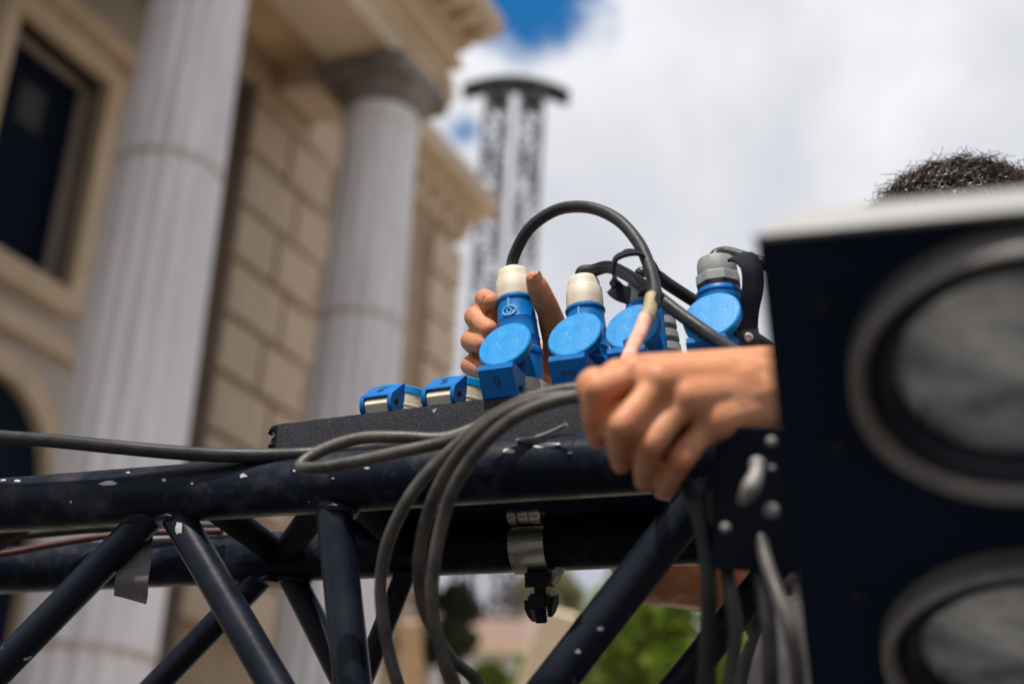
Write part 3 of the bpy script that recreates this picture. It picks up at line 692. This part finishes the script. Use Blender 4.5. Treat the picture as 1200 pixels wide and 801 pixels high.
# velcro straps
st=catmull([P(862,301,1.05),P(872,302,1.04),P(880,312,1.032),P(882,335,1.03),P(877,365,1.03),P(876,386,1.03),P(878,403,1.03)],8)
v1=link('velcro_strap',strap(st,[cright*1.0+cup*(.35 if i<14 else .02) for i in range(len(st))],.0152,.0022),M['velcro']); tag(v1,'black hook-and-loop strap with a riveted tab hanging beside the faceted grey gland','strap')
st=catmull([P(875,386,1.0285),P(877,400,1.028),P(880,413,1.029)],6)
tb=link('webbing_tab',strap(st,cright,.0168,.0026),M['webbing'],v1)
rvp=P(877,395,1.0255); rz=-(rvp-CAM).normalized(); rx=cright; ry=rz.cross(rx)
link('rivet',lathe([(.0036,-.0008),(.0034,.0004),(.0026,.0010),(.0018,.0010),(.0013,.0002),(.0004,.0002)],20,frame(rvp,rx,ry,rz)),M['rivet'],v1)
st=catmull([P(*q) for q in((722,333,1.03),(719,318,1.03),(722,303,1.03),(735,297,1.03),(752,298,1.04),(766,308,1.04),(772,322,1.04),(768,336,1.04),(757,345,1.03))],8)
v2=link('velcro_strap',strap(st,fwd+cup*.25,.014,.0022),M['velcro']); tag(v2,'black hook-and-loop strap looped loosely around the crossing cables','strap')
st=catmull([P(*q) for q in((719,326,1.02),(722,340,1.015),(738,347,1.02))],6); link('loose_tail',strap(st,fwd*.3+cup,.013,.002),M['velcro'],v2)

# ================================================================== LOOSE CABLES
def cable(name,label,pts,r,m,group=None,cat='cable'):
    o=link(name,tube(catmull([P(*q) for q in pts],10),r,14),m); return tag(o,label,cat,group)
cable('coiled_cable','dusty grey cable coiled over the truss and hanging in big loops below the fingers',
 [(760,470,.88),(735,462,.89),(690,455,.90),(655,458,.905),(612,470,.91),(572,492,.92),(535,522,.93),(500,555,.93),(472,595,.93),(453,640,.935),(446,690,.94),(452,745,.94),(466,800,.94),(495,860,.95),(530,900,.96),(580,860,.99),(560,800,.98),(528,770,.965),(505,730,.955),(492,690,.945),(492,645,.935),(502,600,.925),(522,555,.915),(555,512,.905),(600,480,.895),(650,466,.885),(700,467,.88),(740,480,.885)],.0043,M['dustyrubber'])
cable('coiled_cable','second dusty cable loop passing nearest the clamp',
 [(748,474,.86),(700,462,.868),(650,470,.872),(602,490,.875),(560,528,.88),(530,575,.885),(514,630,.89),(506,690,.89),(512,740,.89),(525,785,.89),(545,830,.9)],.0043,M['dustyrubber'])
cable('coiled_cable','dusty cable bight lying in a flat loop on the truss below the leftmost socket',
 [(690,452,.99),(620,475,.985),(560,500,.98),(522,513,.975),(470,512,.98),(425,513,.985),(385,524,.985),(358,539,.98),(352,547,.975),(372,548,.968),(420,540,.962),(470,529,.955),(520,518,.95),(570,500,.94),(640,470,.93)],.0044,M['dustyrubber'])
cable('long_cable','long black cable lying along the left of the truss toward the power box',
 [(-60,506,1.17),(0,511.5,1.14),(60,516,1.12),(130,523,1.1),(200,529.5,1.085),(260,533,1.072),(320,533.5,1.065),(360,532,1.06),(430,526,1.06),(500,522,1.04)],.0056,M['rubber'])
cable('red_cable','thin dark red cable running along the rear tube at far left',
 [(-40,655,1.31),(20,646,1.305),(60,638,1.30),(115,629,1.295),(170,624,1.29),(260,622,1.27)],.0033,M['redcable'])
cable('thin_cable','thin black cable lying on the rear tube above the red one',
 [(-40,632,1.33),(30,626,1.325),(110,619,1.32),(200,616,1.30),(300,617,1.28)],.0045,M['rubber'])
cable('pale_wire','short bright wire end lying on the tube beneath the fingers',
 [(606,516,.99),(632,511,.98),(652,503,.972),(664,497,.965)],.0014,M['boltlight'],cat='wire')
G='cables hanging beside the lamp housing'
cable('hanging_cable','black cable hanging leftmost of those beside the lamp housing',[(800,560,.80),(818,600,.79),(827,640,.785),(831,700,.78),(829,760,.78),(826,830,.78)],.0048,M['rubber'],G)
cable('hanging_cable','dusty tan cable hanging second of those beside the lamp housing',[(836,575,.80),(842,615,.795),(849,652,.79),(855,690,.785),(862,740,.78),(856,790,.78),(846,840,.78)],.0042,M['dustyrubber'],G)
cable('hanging_cable','dark cable hanging third of those beside the lamp housing',[(872,585,.80),(882,640,.79),(893,690,.775),(901,740,.765),(903,800,.76),(900,850,.76)],.0046,M['rubber'],G)
cable('hanging_cable','dusty cable nearest the lamp housing, curving outward',[(884,590,.79),(896,650,.77),(911,695,.745),(926,735,.733),(934,780,.73),(936,840,.73)],.0040,M['dustyrubber'],G)

# ================================================================== STAGE BLINDER LIGHT (two round lamps)
L1=P(1206,449,.545); L2=P(1210,777,.655)
ed=(L2-L1).normalized(); hx=(cright-cup*.235); hx=(hx-ed*hx.dot(ed)).normalized(); fn=ed.cross(hx).normalized()
if fn.dot(CAM-L1)<0: fn=-fn
eu=-ed
LF=frame(L1,hx,eu,fn)     # x right, y up the face, z toward viewer
sp=(L2-L1).length; print('blinder spacing',sp)
bl=thing('stage_blinder','large black stage lamp housing with two round lenses, close and blurred at right','stage light',mtx=LF)
up_=.0735; hw_=.0955
def hbox(x0,x1,y0,y1,z0,z1,bm): add_box(bm,((x0+x1)/2,(y0+y1)/2,(z0+z1)/2),(x1-x0,y1-y0,z1-z0))
bm=bmesh.new()
vs=[bm.verts.new(q) for q in((-hw_-.010,-sp-.085,-.012),(hw_,-sp-.085,-.012),(hw_,up_,-.012),(-hw_,up_,-.012),(-hw_+.018,-sp-.06,-.021),(hw_-.018,-sp-.06,-.021),(hw_-.018,up_-.001,-.021),(-hw_+.018,up_-.001,-.021))]
for f in((0,1,2,3),(4,7,6,5),(0,3,7,4),(1,5,6,2),(0,4,5,1),(3,2,6,7)): bm.faces.new([vs[i] for i in f])
link('housing',from_bm(bm,.0015),M['house'],bl,world=False)
bm=bmesh.new(); a_=[(-hw_,-.0085),(hw_,-.0085),(hw_-.018,-.0215),(-hw_+.018,-.0215)]
lo_=[bm.verts.new((x,up_+.0006,z)) for x,z in a_]; hi_=[bm.verts.new((x,up_+.0030,z)) for x,z in a_]
bm.faces.new(lo_); bm.faces.new(hi_[::-1])
for i in range(4): bm.faces.new((lo_[i],lo_[(i+1)%4],hi_[(i+1)%4],hi_[i]))
link('top_plate',from_bm(bm,.0006),M['topplate'],bl,world=False)
for k in range(2):
    T=Matrix.Translation((0,-sp*k,0))
    lr=link('lens_ring',lathe([(.0672,-.0118),(.0672,-.004),(.0668,.0015),(.0655,.003),(.0625,.0015),(.0600,-.004),(.0590,-.0115)],72),M['ring'],bl,world=False,local=T)
    link('inner_ring',lathe([(.0588,-.0116),(.0588,-.006),(.0565,-.003),(.0535,-.002),(.0515,-.005),(.0495,-.0112)],72),M['innerring'],lr,world=False)
    link('reflector',lathe([(.0494,-.0114)]+[(r_,-.0114+.010*(1-(r_/.0494)**2)) for r_ in np.linspace(.047,.0008,14)],64),M['reflector'],lr,world=False)
    # lens flutes
    ms=[]
    for x in np.arange(-.042,.0421,.0065):
        hh=math.sqrt(max(0,.0475**2-x*x)); n_=9
        pth=[Vector((x,-hh+2*hh*i/(n_-1),-.0114+.0102*(1-(x*x+(-hh+2*hh*i/(n_-1))**2)/.0494**2))) for i in range(n_)]
        ms.append(strap(pth,Vector((1,0,0)),.0036,.0006))
    link('flutes',join(*ms),M['reflector'],lr,world=False)
    for a in (35,145,215,325):
        link('screw',lathe([(.0042,0),(.0042,.002),(.003,.0032),(.0005,.0032)],14),M['darkplastic'],bl,world=False,local=Matrix.Translation((.0905*math.cos(R(a)),-sp*k+.075*math.sin(R(a))*.9,-.0118)))
# yoke bracket with bright fixings at its left side
yc=P(880,585,.775); yt=P(884,500,.775); yd=(yt-yc).normalized(); yx=(cright-yd*cright.dot(yd)).normalized(); yz=yx.cross(yd)
YM=frame(yc,yx,yd,yz)
bm=bmesh.new(); add_box(bm,(0.004,.0,-.006),(.046,.078,.012),YM); link('yoke_arm',from_bm(bm,.004,3),M['yoke'],bl)
def kn(x,y,d,prof,rot=0,name='fixing'):
    c=P(x,y,d); z=(CAM-c).normalized(); xx=(cright*math.cos(R(rot))+cup*math.sin(R(rot))); xx=(xx-z*xx.dot(z)).normalized(); yy=z.cross(xx)
    me=lathe(prof,18,frame(c,xx,yy,z)); return link(name,me,M['boltlight'],bl)
bt=[(.0034,-.004),(.0036,0),(.003,.002),(.0012,.003)]
kn(904,598,.70,[(r*1.05,z) for r,z in bt]); kn(850,618,.72,[(r*.7,z) for r,z in bt]); kn(904,517,.72,[(r*.75,z) for r,z in bt]); kn(905,548,.72,[(r*.5,z) for r,z in bt])
pth=catmull([P(888,540,.70),P(886,556,.695),P(879,572,.69),P(870,588,.695)],6)
link('lever',tube(pth,[r_*.56 for r_ in [.0062,.0070,.0066,.0058,.0056,.0058,.0062,.0066,.0070,.0072,.0074,.0076,.0074,.0070,.0066,.0062,.0055,.0048,.0040][:len(pth)]],14),M['boltlight'],bl)
# ================================================================== PERSON
def capsule(bm,a,b,ra,rb,n=14):
    a=Vector(a);b=Vector(b); d=b-a; l=d.length
    if l<1e-6: d=Vector((0,0,1)); l=1e-6
    q=d.to_track_quat('Z','Y'); m=Matrix.Translation(a)@q.to_matrix().to_4x4()
    prof=[]
    K=6
    for i in range(K+1):
        t=math.pi/2*(1-i/K); prof.append((max(ra*math.cos(t),1e-5),-ra*math.sin(t)))
    for i in range(K+1):
        t=math.pi/2*i/K; prof.append((max(rb*math.cos(t),1e-5),l+rb*math.sin(t)))
    bm.from_mesh(lathe(prof,n,m))
def chain(bm,pts,rs):
    for i in range(len(pts)-1): capsule(bm,pts[i],pts[i+1],rs[i],rs[i+1])
def ellip(bm,c,r,m=None):
    mm=(m or Matrix()); mt=Matrix.Translation(Vector(c))@mm@Matrix.Diagonal((r[0],r[1],r[2],1))
    bmesh.ops.create_icosphere(bm,subdivisions=4,radius=1,matrix=mt)
H=P(1134,350,1.30)
fd=Vector((-.45,-.89,0)).normalized(); ld=Vector((-fd.y,fd.x,0)); 
if ld.x<0: ld=-ld                     # person's left = picture right
body=bmesh.new()
# head
hm=Matrix(((ld.x,-fd.x,0,0),(ld.y,-fd.y,0,0),(0,0,1,0),(0,0,0,1)))@Matrix.Rotation(R(-18),4,'X')
ellip(body,H+Vector((0,0,.02)),(.074,.096,.105),hm)
ellip(body,H+fd*.03-Vector((0,0,.055)),(.056,.062,.072),hm)
hf=fd*math.cos(R(18))-ZZ*math.sin(R(18)); hu=ZZ*math.cos(R(18))+fd*math.sin(R(18))
chain(body,[H+hf*.094+hu*.005,H+hf*.116-hu*.03],[.009,.013])
for s in(-1,1):
    capsule(body,H+hf*.104-hu*.034+ld*.011*s,H+hf*.10-hu*.034+ld*.012*s,.008,.008)
    capsule(body,H+ld*.075*s+hu*.012,H+ld*.077*s-hu*.02,.013,.009)   # ears
    capsule(body,H+hf*.088+hu*.03+ld*.012*s,H+hf*.08+hu*.03+ld*.045*s,.009,.008) # brow
capsule(body,H+hf*.098-hu*.062-ld*.02,H+hf*.098-hu*.062+ld*.02,.006,.006); capsule(body,H+hf*.096-hu*.072-ld*.014,H+hf*.096-hu*.072+ld*.014,.007,.007)
capsule(body,H+hf*.085-hu*.1,H+hf*.083-hu*.1,.02,.02)
NK=H-ZZ*.17-fd*.035
chain(body,[H-ZZ*.06-fd*.02,NK],[.055,.058])
# torso
SH=H-ZZ*.27-fd*.06
SR=P(985,680,1.45); SL=SH+ld*.185
SH=(SR+SL)/2
chain(body,[NK,SH+ZZ*.03],[.06,.09])
for s,q in((-1,SR),(1,SL)): chain(body,[SH+ZZ*.02,q],[.08,.062])
PV=Vector((SH.x-fd.x*.0,SH.y-fd.y*.0+.02,.98))
for s in(-1,1):
    chain(body,[SH+ld*.09*s-ZZ*.06,SH+ld*.075*s-ZZ*.3,PV+ld*.075*s],[.10,.095,.10])
# ---- right hand (palm to camera, gripping plug 1) ----
def fingers(bm,ch,rs):
    for pts,r in zip(ch,rs): chain(bm,pts,r)
RW=P(648,492,1.2130)
rh=[[P(612,395,1.1960),P(576,357,1.1820),P(568,350,1.1580),P(575.5,354,1.1390)],
    [P(612,412,1.1960),P(567,382,1.1860),P(556,371,1.1550),P(573,386,1.1310)],
    [P(615,430,1.1960),P(563,408,1.1860),P(551.5,399,1.1540),P(566,404,1.1310)],
    [P(622,448,1.1960),P(566,432,1.1820),P(551,428,1.1530),P(567,434,1.1330)]]
rr=[[.011,.0098,.0088,.0076],[.011,.0100,.0092,.0078],[.011,.0098,.0090,.0077],[.010,.0092,.0086,.0074]]
fingers(body,rh,rr)
for ch in rh: chain(body,[RW,ch[0]],[.019,.0125])
th=[P(655,470,1.193),P(658,432,1.165),P(653,398,1.146),P(643,364,1.132),P(630,336,1.120),P(626,327,1.117)]
chain(body,th,[.018,.0155,.0122,.0100,.0090,.0070])
chain(body,[P(640,470,1.2030),P(635,420,1.1930)],[.018,.014])
chain(body,[P(653,452,1.1780),P(632,415,1.1900)],[.013,.011])
EL_=P(772,655,1.32)
chain(body,[RW,RW.lerp(EL_,.35),EL_],[.026,.037,.043]); chain(body,[RW+(EL_-RW)*.0,P(640,470,1.13)],[.024,.021])
chain(body,[EL_,EL_.lerp(SR,.5),SR],[.042,.047,.058])
# ---- left hand (back of the hand to camera, over the truss) ----
LW=P(930,449,.845)
lk=[P(744,440,.780),P(772,448,.768),P(802,468,.768),P(832,494,.775)]      # knuckles
lp=[P(702,456,.768),P(730,498,.750),P(763,519,.754),P(798,537,.762)]      # PIP
ldp=[P(696,490,.777),P(724,523,.774),P(755,546,.774),P(785,559,.776)]     # DIP
lt=[P(700,514,.800),P(728,543,.797),P(755,564,.794),P(780,574,.790)]      # tip
lr_=[[.0098,.0084,.0070,.0060],[.0092,.0080,.0067,.0060],[.0088,.0076,.0065,.0058],[.0085,.0075,.0064,.0058]]
for k,p_,d_,t_,r_ in zip(lk,lp,ldp,lt,lr_):
    chain(body,[k,k.lerp(p_,.5),p_],[r_[0],r_[1]*.95,r_[1]*1.04]); chain(body,[p_,d_,t_],r_[1:])
    nrm_=(CAM-k).normalized()*.0010+ZZ*.0006
    capsule(body,k+nrm_,k+nrm_,.0100,.0100)
for i,k in enumerate(lk):
    w_=LW+cup*(.0065-.0045*i)
    chain(body,[w_,k],[.0170,.0120])
    if i<3:
        wn_=LW+cup*(.0065-.0045*(i+1))
        for u_ in (.12,.26,.42,.6,.8):
            a=k.lerp(w_,u_); b=lk[i+1].lerp(wn_,u_); r_=.0120+.0050*u_-(.0016 if u_<.2 else 0); capsule(body,a.lerp(b,.33),a.lerp(b,.67),r_,r_)
    if i<3: chain(body,[(k.lerp(lk[i+1],.5)).lerp(LW,.16)+fwd*.001,(k.lerp(lk[i+1],.5)).lerp(LW,.5)],[.0108,.0165])
    if i<3:
        
        for u_ in (.08,.2): a=k.lerp(lp[i],u_); b=lk[i+1].lerp(lp[i+1],u_); capsule(body,a+fwd*(.006+.008*u_),b+fwd*(.006+.008*u_),.0062,.0062)
    tn=(CAM-k).normalized()*.0030+ZZ*.0025
    chain(body,[k+tn*.7,k.lerp(w_,.30)+tn*.55],[.0045,.0035])
for u_ in (.35,1.0): chain(body,[k_.lerp(p_,u_)+fwd*(.024+.004*u_) for k_,p_ in zip(lk,lp)],[.012,.0125,.0125,.0115])
# thumb behind, closing on the sleeve
chain(body,[P(872,460,.86),P(815,450,.855),P(772,446,.862),P(742,447,.868)],[.016,.0125,.0105,.0082])
chain(body,[LW-cup*.006,LW+cup*.005],[.0175,.0175])
LE=P(1150,560,1.06)
for o_ in(.006,-.006): chain(body,[LW+cup*o_,LW.lerp(LE,.12)+cup*o_,LW.lerp(LE,.5)+cup*o_,LE],[.0175,.0225,.036,.042])
chain(body,[LE,LE.lerp(SL,.5),SL],[.043,.048,.058])
me=from_bm(body)
tmp=bpy.data.objects.new('tmp',me); COL.objects.link(tmp)
rm=tmp.modifiers.new('r','REMESH'); rm.mode='VOXEL'; rm.voxel_size=.0017
sm=tmp.modifiers.new('s','SMOOTH'); sm.factor=.5; sm.iterations=4
dg=bpy.context.evaluated_depsgraph_get(); me2=bpy.data.meshes.new_from_object(tmp.evaluated_get(dg)); bpy.data.objects.remove(tmp)
# skin relief: knuckle wrinkles and finger creases
n=len(me2.vertices); co=np.empty(n*3,dtype=np.float32); me2.vertices.foreach_get('co',co); co=co.reshape(-1,3)
no=np.empty(n*3,dtype=np.float32); me2.vertices.foreach_get('normal',no); no=no.reshape(-1,3)
disp=np.zeros(n,dtype=np.float32)
def crease(c,axis,rad,amp,wd=.0011,offs=(0,)):
    c=np.array(c);a=np.array(axis.normalized()); d=co-c; dist=np.linalg.norm(d,axis=1); s=d@a; w=np.exp(-(dist/rad)**4)
    for o in offs: disp[:]-= (amp*w*np.exp(-((s-o)/wd)**2)).astype(np.float32)
for ks in(rh,):
    for ch in ks:
        crease(ch[2],ch[3]-ch[1],.012,.0005,offs=(-.0025,0,.0022)); 
        m_=ch[2].lerp(ch[3],.45); crease(m_,ch[3]-ch[2],.010,.0006)
for k,p_,d_,t_ in zip(lk,lp,ldp,lt):
    crease(p_,p_-k,.013,.00055,.0009,(-.004,-.0015,.001,.0035)); crease(d_,t_-p_,.011,.0004,.0008,(-.0015,.0012))
crease(th[3],th[4]-th[2],.014,.0006,.0010,(-.003,0,.003)); crease(th[4],th[4]-th[3],.010,.0003,.0009,(-.001,))
fl=np.zeros(n,dtype=np.float32)
for c_,r_,a_ in [(q,.010,.8) for q in lk]+[(q,.009,.6) for q in lp]+[(q,.009,.7) for q in lt]+[(ch[3],.010,.6) for ch in rh]+[(ch[2],.008,.35) for ch in rh]+[(th[5],.010,.5),(th[3],.009,.5)]:
    fl=np.maximum(fl,a_*np.exp(-(np.linalg.norm(co-np.array(c_),axis=1)/r_)**2))
ab=me2.attributes.new('flush','FLOAT','POINT'); ab.data.foreach_set('value',fl.astype(np.float32))
co+=no*disp[:,None]; me2.vertices.foreach_set('co',co.ravel()); me2.update()
pe=thing('person','person mostly hidden behind the stage lamp, both hands reaching to the plugs and cables','person',(PV.x,PV.y,0))
bo_=link('body',me2,M['skin'],pe)
print('body verts',n)
# nails
def nail(tip,prev,facing,w,l,parent=pe):
    d=(tip-prev).normalized(); fz=(facing-d*facing.dot(d)).normalized(); x=d.cross(fz)
    v=[];f=[]
    for i in range(7):
        u=i/6
        for j in range(7):
            s=j/6*2-1; yy=(u-.5)*l; ww=w*.5*(1-.18*(abs(u-.5)*2)**3)*(1 if .05<u<.95 else .82)
            v.append(tip+d*yy+x*s*ww+fz*(-s*s*w*.16-.0004*(abs(u-.5)*2)**2))
    for i in range(6):
        for j in range(6): f.append((i*7+j,i*7+j+1,i*7+j+8,i*7+j+7))
    bm=bmesh.new(); bm.from_mesh(mesh(v,f)); bmesh.ops.solidify(bm,geom=list(bm.faces),thickness=.0006); link('fingernail',from_bm(bm),M['nail'],parent)
tf=((CAM-th[5]).normalized()+cright*.75)
nail(th[5]+tf.normalized()*.0066+(th[5]-th[3]).normalized()*.000,th[3],tf,.0098,.0112)
for ch,w_,l_ in zip(rh,(.0088,.0098,.0092,.0080),(.0088,.0095,.009,.008)):
    f_=((CAM-ch[3]).normalized()*.55-cright*.75+cup*.45); d_=(ch[3]-ch[2]).normalized(); f_=(f_-d_*f_.dot(d_)).normalized()
    nail(ch[2].lerp(ch[3],.80)+f_*.0068,ch[2],f_,w_,l_)
for s_ in(-1,1):
    ec=H+hf*.0765+hu*.012+ld*.032*s_
    bm=bmesh.new(); bmesh.ops.create_uvsphere(bm,u_segments=20,v_segments=12,radius=.0125,matrix=Matrix.Translation(ec)); ey=link('eye',from_bm(bm),M['eyewhite'],pe)
    xz=hf; xx_=(ld-xz*ld.dot(xz)).normalized(); xy_=xz.cross(xx_)
    link('iris',lathe([(.0055,.0108),(.0052,.0119),(.0022,.0128),(.0001,.0129)],18,frame(ec,xx_,xy_,xz)),M['iris'],ey)
    bm=bmesh.new(); chain(bm,[ec+hf*.0035+hu*.0085-ld*.012*s_,ec+hf*.0075+hu*.0095,ec+hf*.002+hu*.0075+ld*.013*s_],[.0042,.0048,.0040]); link('eyelid',from_bm(bm),M['skin'],pe)
    bm=bmesh.new(); chain(bm,[H+hf*.098+hu*.034+ld*.016*s_,H+hf*.0945+hu*.040+ld*.030*s_,H+hf*.082+hu*.036+ld*.048*s_],[.0032,.0036,.0020]); link('eyebrow',from_bm(bm),M['hair'],pe)
# clothes: shirt (torso, sleeve caps) and trousers
sb=bmesh.new()
for s in(-1,1):
    chain(sb,[SH+ld*(.09 if s>0 else .155)*s-ZZ*(.06 if s>0 else .10),SH+ld*(.08 if s>0 else .15)*s-ZZ*.3,PV+ld*.09*s-ZZ*.06],[.112,.112,.118])
chain(sb,[SH+ZZ*.035+ld*.05,SH+ZZ*.035-ld*.05],[.085,.085])
for s,q,e in((-1,SR,EL_),(1,SL,LE)): chain(sb,[SH+ZZ*.02,q,q.lerp(e,.42)],[.092,.074,.064])
def remesh(bm,vox,it):
    me=from_bm(bm); t=bpy.data.objects.new('tmp',me); COL.objects.link(t); r=t.modifiers.new('r','REMESH'); r.mode='VOXEL'; r.voxel_size=vox; s=t.modifiers.new('s','SMOOTH'); s.factor=.5; s.iterations=it
    g=bpy.context.evaluated_depsgraph_get(); m_=bpy.data.meshes.new_from_object(t.evaluated_get(g)); bpy.data.objects.remove(t); return m_
sm_=remesh(sb,.006,6)
for v_ in sm_.vertices: v_.co+=v_.normal*(.004*noise.noise(v_.co*18)+.003*noise.noise(v_.co*Vector((40,40,12)).x))
link('shirt',sm_,M['shirt'],pe)
tb_=bmesh.new()
for s in(-1,1):
    hip=PV+ld*.09*s-ZZ*.05; kn_=Vector((hip.x,hip.y,.5))+fd*.03; an=Vector((hip.x,hip.y,.1))
    chain(tb_,[hip,kn_,an],[.11,.075,.058])
link('trousers',remesh(tb_,.012,4),M['trouser'],pe)
for s in(-1,1):
    a=PV+ld*.09*s-ZZ*.05; a.z=.045; sb=bmesh.new(); chain(sb,[a-fd*.05,a+fd*.16],[.045,.04]); link('shoe',remesh(sb,.008,3),M['darkplastic'],pe)
# hair
hc=H+hu*.035-hf*.006
cap=bmesh.new(); bmesh.ops.create_icosphere(cap,subdivisions=5,radius=1)
Mh=Matrix(((ld.x,-hf.x,hu.x,0),(ld.y,-hf.y,hu.y,0),(ld.z,-hf.z,hu.z,0),(0,0,0,1)))
for v_ in list(cap.verts):
    if v_.co.z<-.25 and True: pass
bmesh.ops.delete(cap,geom=[v_ for v_ in cap.verts if v_.co.z<-.45 or (v_.co.z<.15 and v_.co.y<-.55)],context='VERTS')
hr=Vector((.096,.112,.094))
for v_ in cap.verts:
    q=Vector((v_.co.x*hr.x,v_.co.y*hr.y,v_.co.z*hr.z)); k=1+.05*noise.noise(v_.co*4)+.05*noise.noise(v_.co*9)+.03*noise.noise(v_.co*18)
    v_.co=hc+Mh.to_3x3()@(q*k*.965)
hcap=link('hair',from_bm(cap),M['scalp'],pe)
rg=np.random.default_rng(11); V=[];Fc_=[]
MH=np.array(Mh.to_3x3()); hcn=np.array(hc); hrn=np.array(hr)
ns_=11000
for i in range(ns_):
    d=rg.normal(size=3); d/=np.linalg.norm(d)
    if d[2]<-.4 or (d[2]<.2 and d[1]<-.55): continue
    kk=1+.05*noise.noise(Vector(d)*4)+.05*noise.noise(Vector(d)*9)+.03*noise.noise(Vector(d)*18)
    p0=d*hrn*kk*.95
    t=np.cross(d,rg.normal(size=3)); t/=np.linalg.norm(t); b=np.cross(d,t)
    cr_=rg.uniform(.003,.0065); ph=rg.uniform(0,6.28); ln=rg.uniform(.0003,.0042) if rg.random()<.997 else rg.uniform(.009,.016); tw=rg.uniform(3.5,7.5); drift=rg.normal(size=3)*.006
    pts=[]
    for j in range(8):
        u=j/7; pts.append(hcn+MH@(p0+d*ln*u+(t*math.cos(ph+tw*u)+b*math.sin(ph+tw*u)-t*math.cos(ph)-b*math.sin(ph))*cr_+drift*u))
    w=.00055
    for j in range(8):
        ww=w*(1-.55*j/7); base=len(V)
        T=(pts[min(j+1,7)]-pts[max(j-1,0)]); T/=np.linalg.norm(T)+1e-9
        a=np.cross(T,d); a/=np.linalg.norm(a)+1e-9; c=np.cross(T,a)
        V+= [pts[j]+a*ww,pts[j]-a*ww*.5+c*ww*.87,pts[j]-a*ww*.5-c*ww*.87]
        if j:
            q=base-3
            for k in range(3): Fc_.append((q+k,q+(k+1)%3,base+(k+1)%3,base+k))
hs_=link('hair_curls',mesh(V,Fc_),M['hair'],pe); kind(hs_,'stuff')
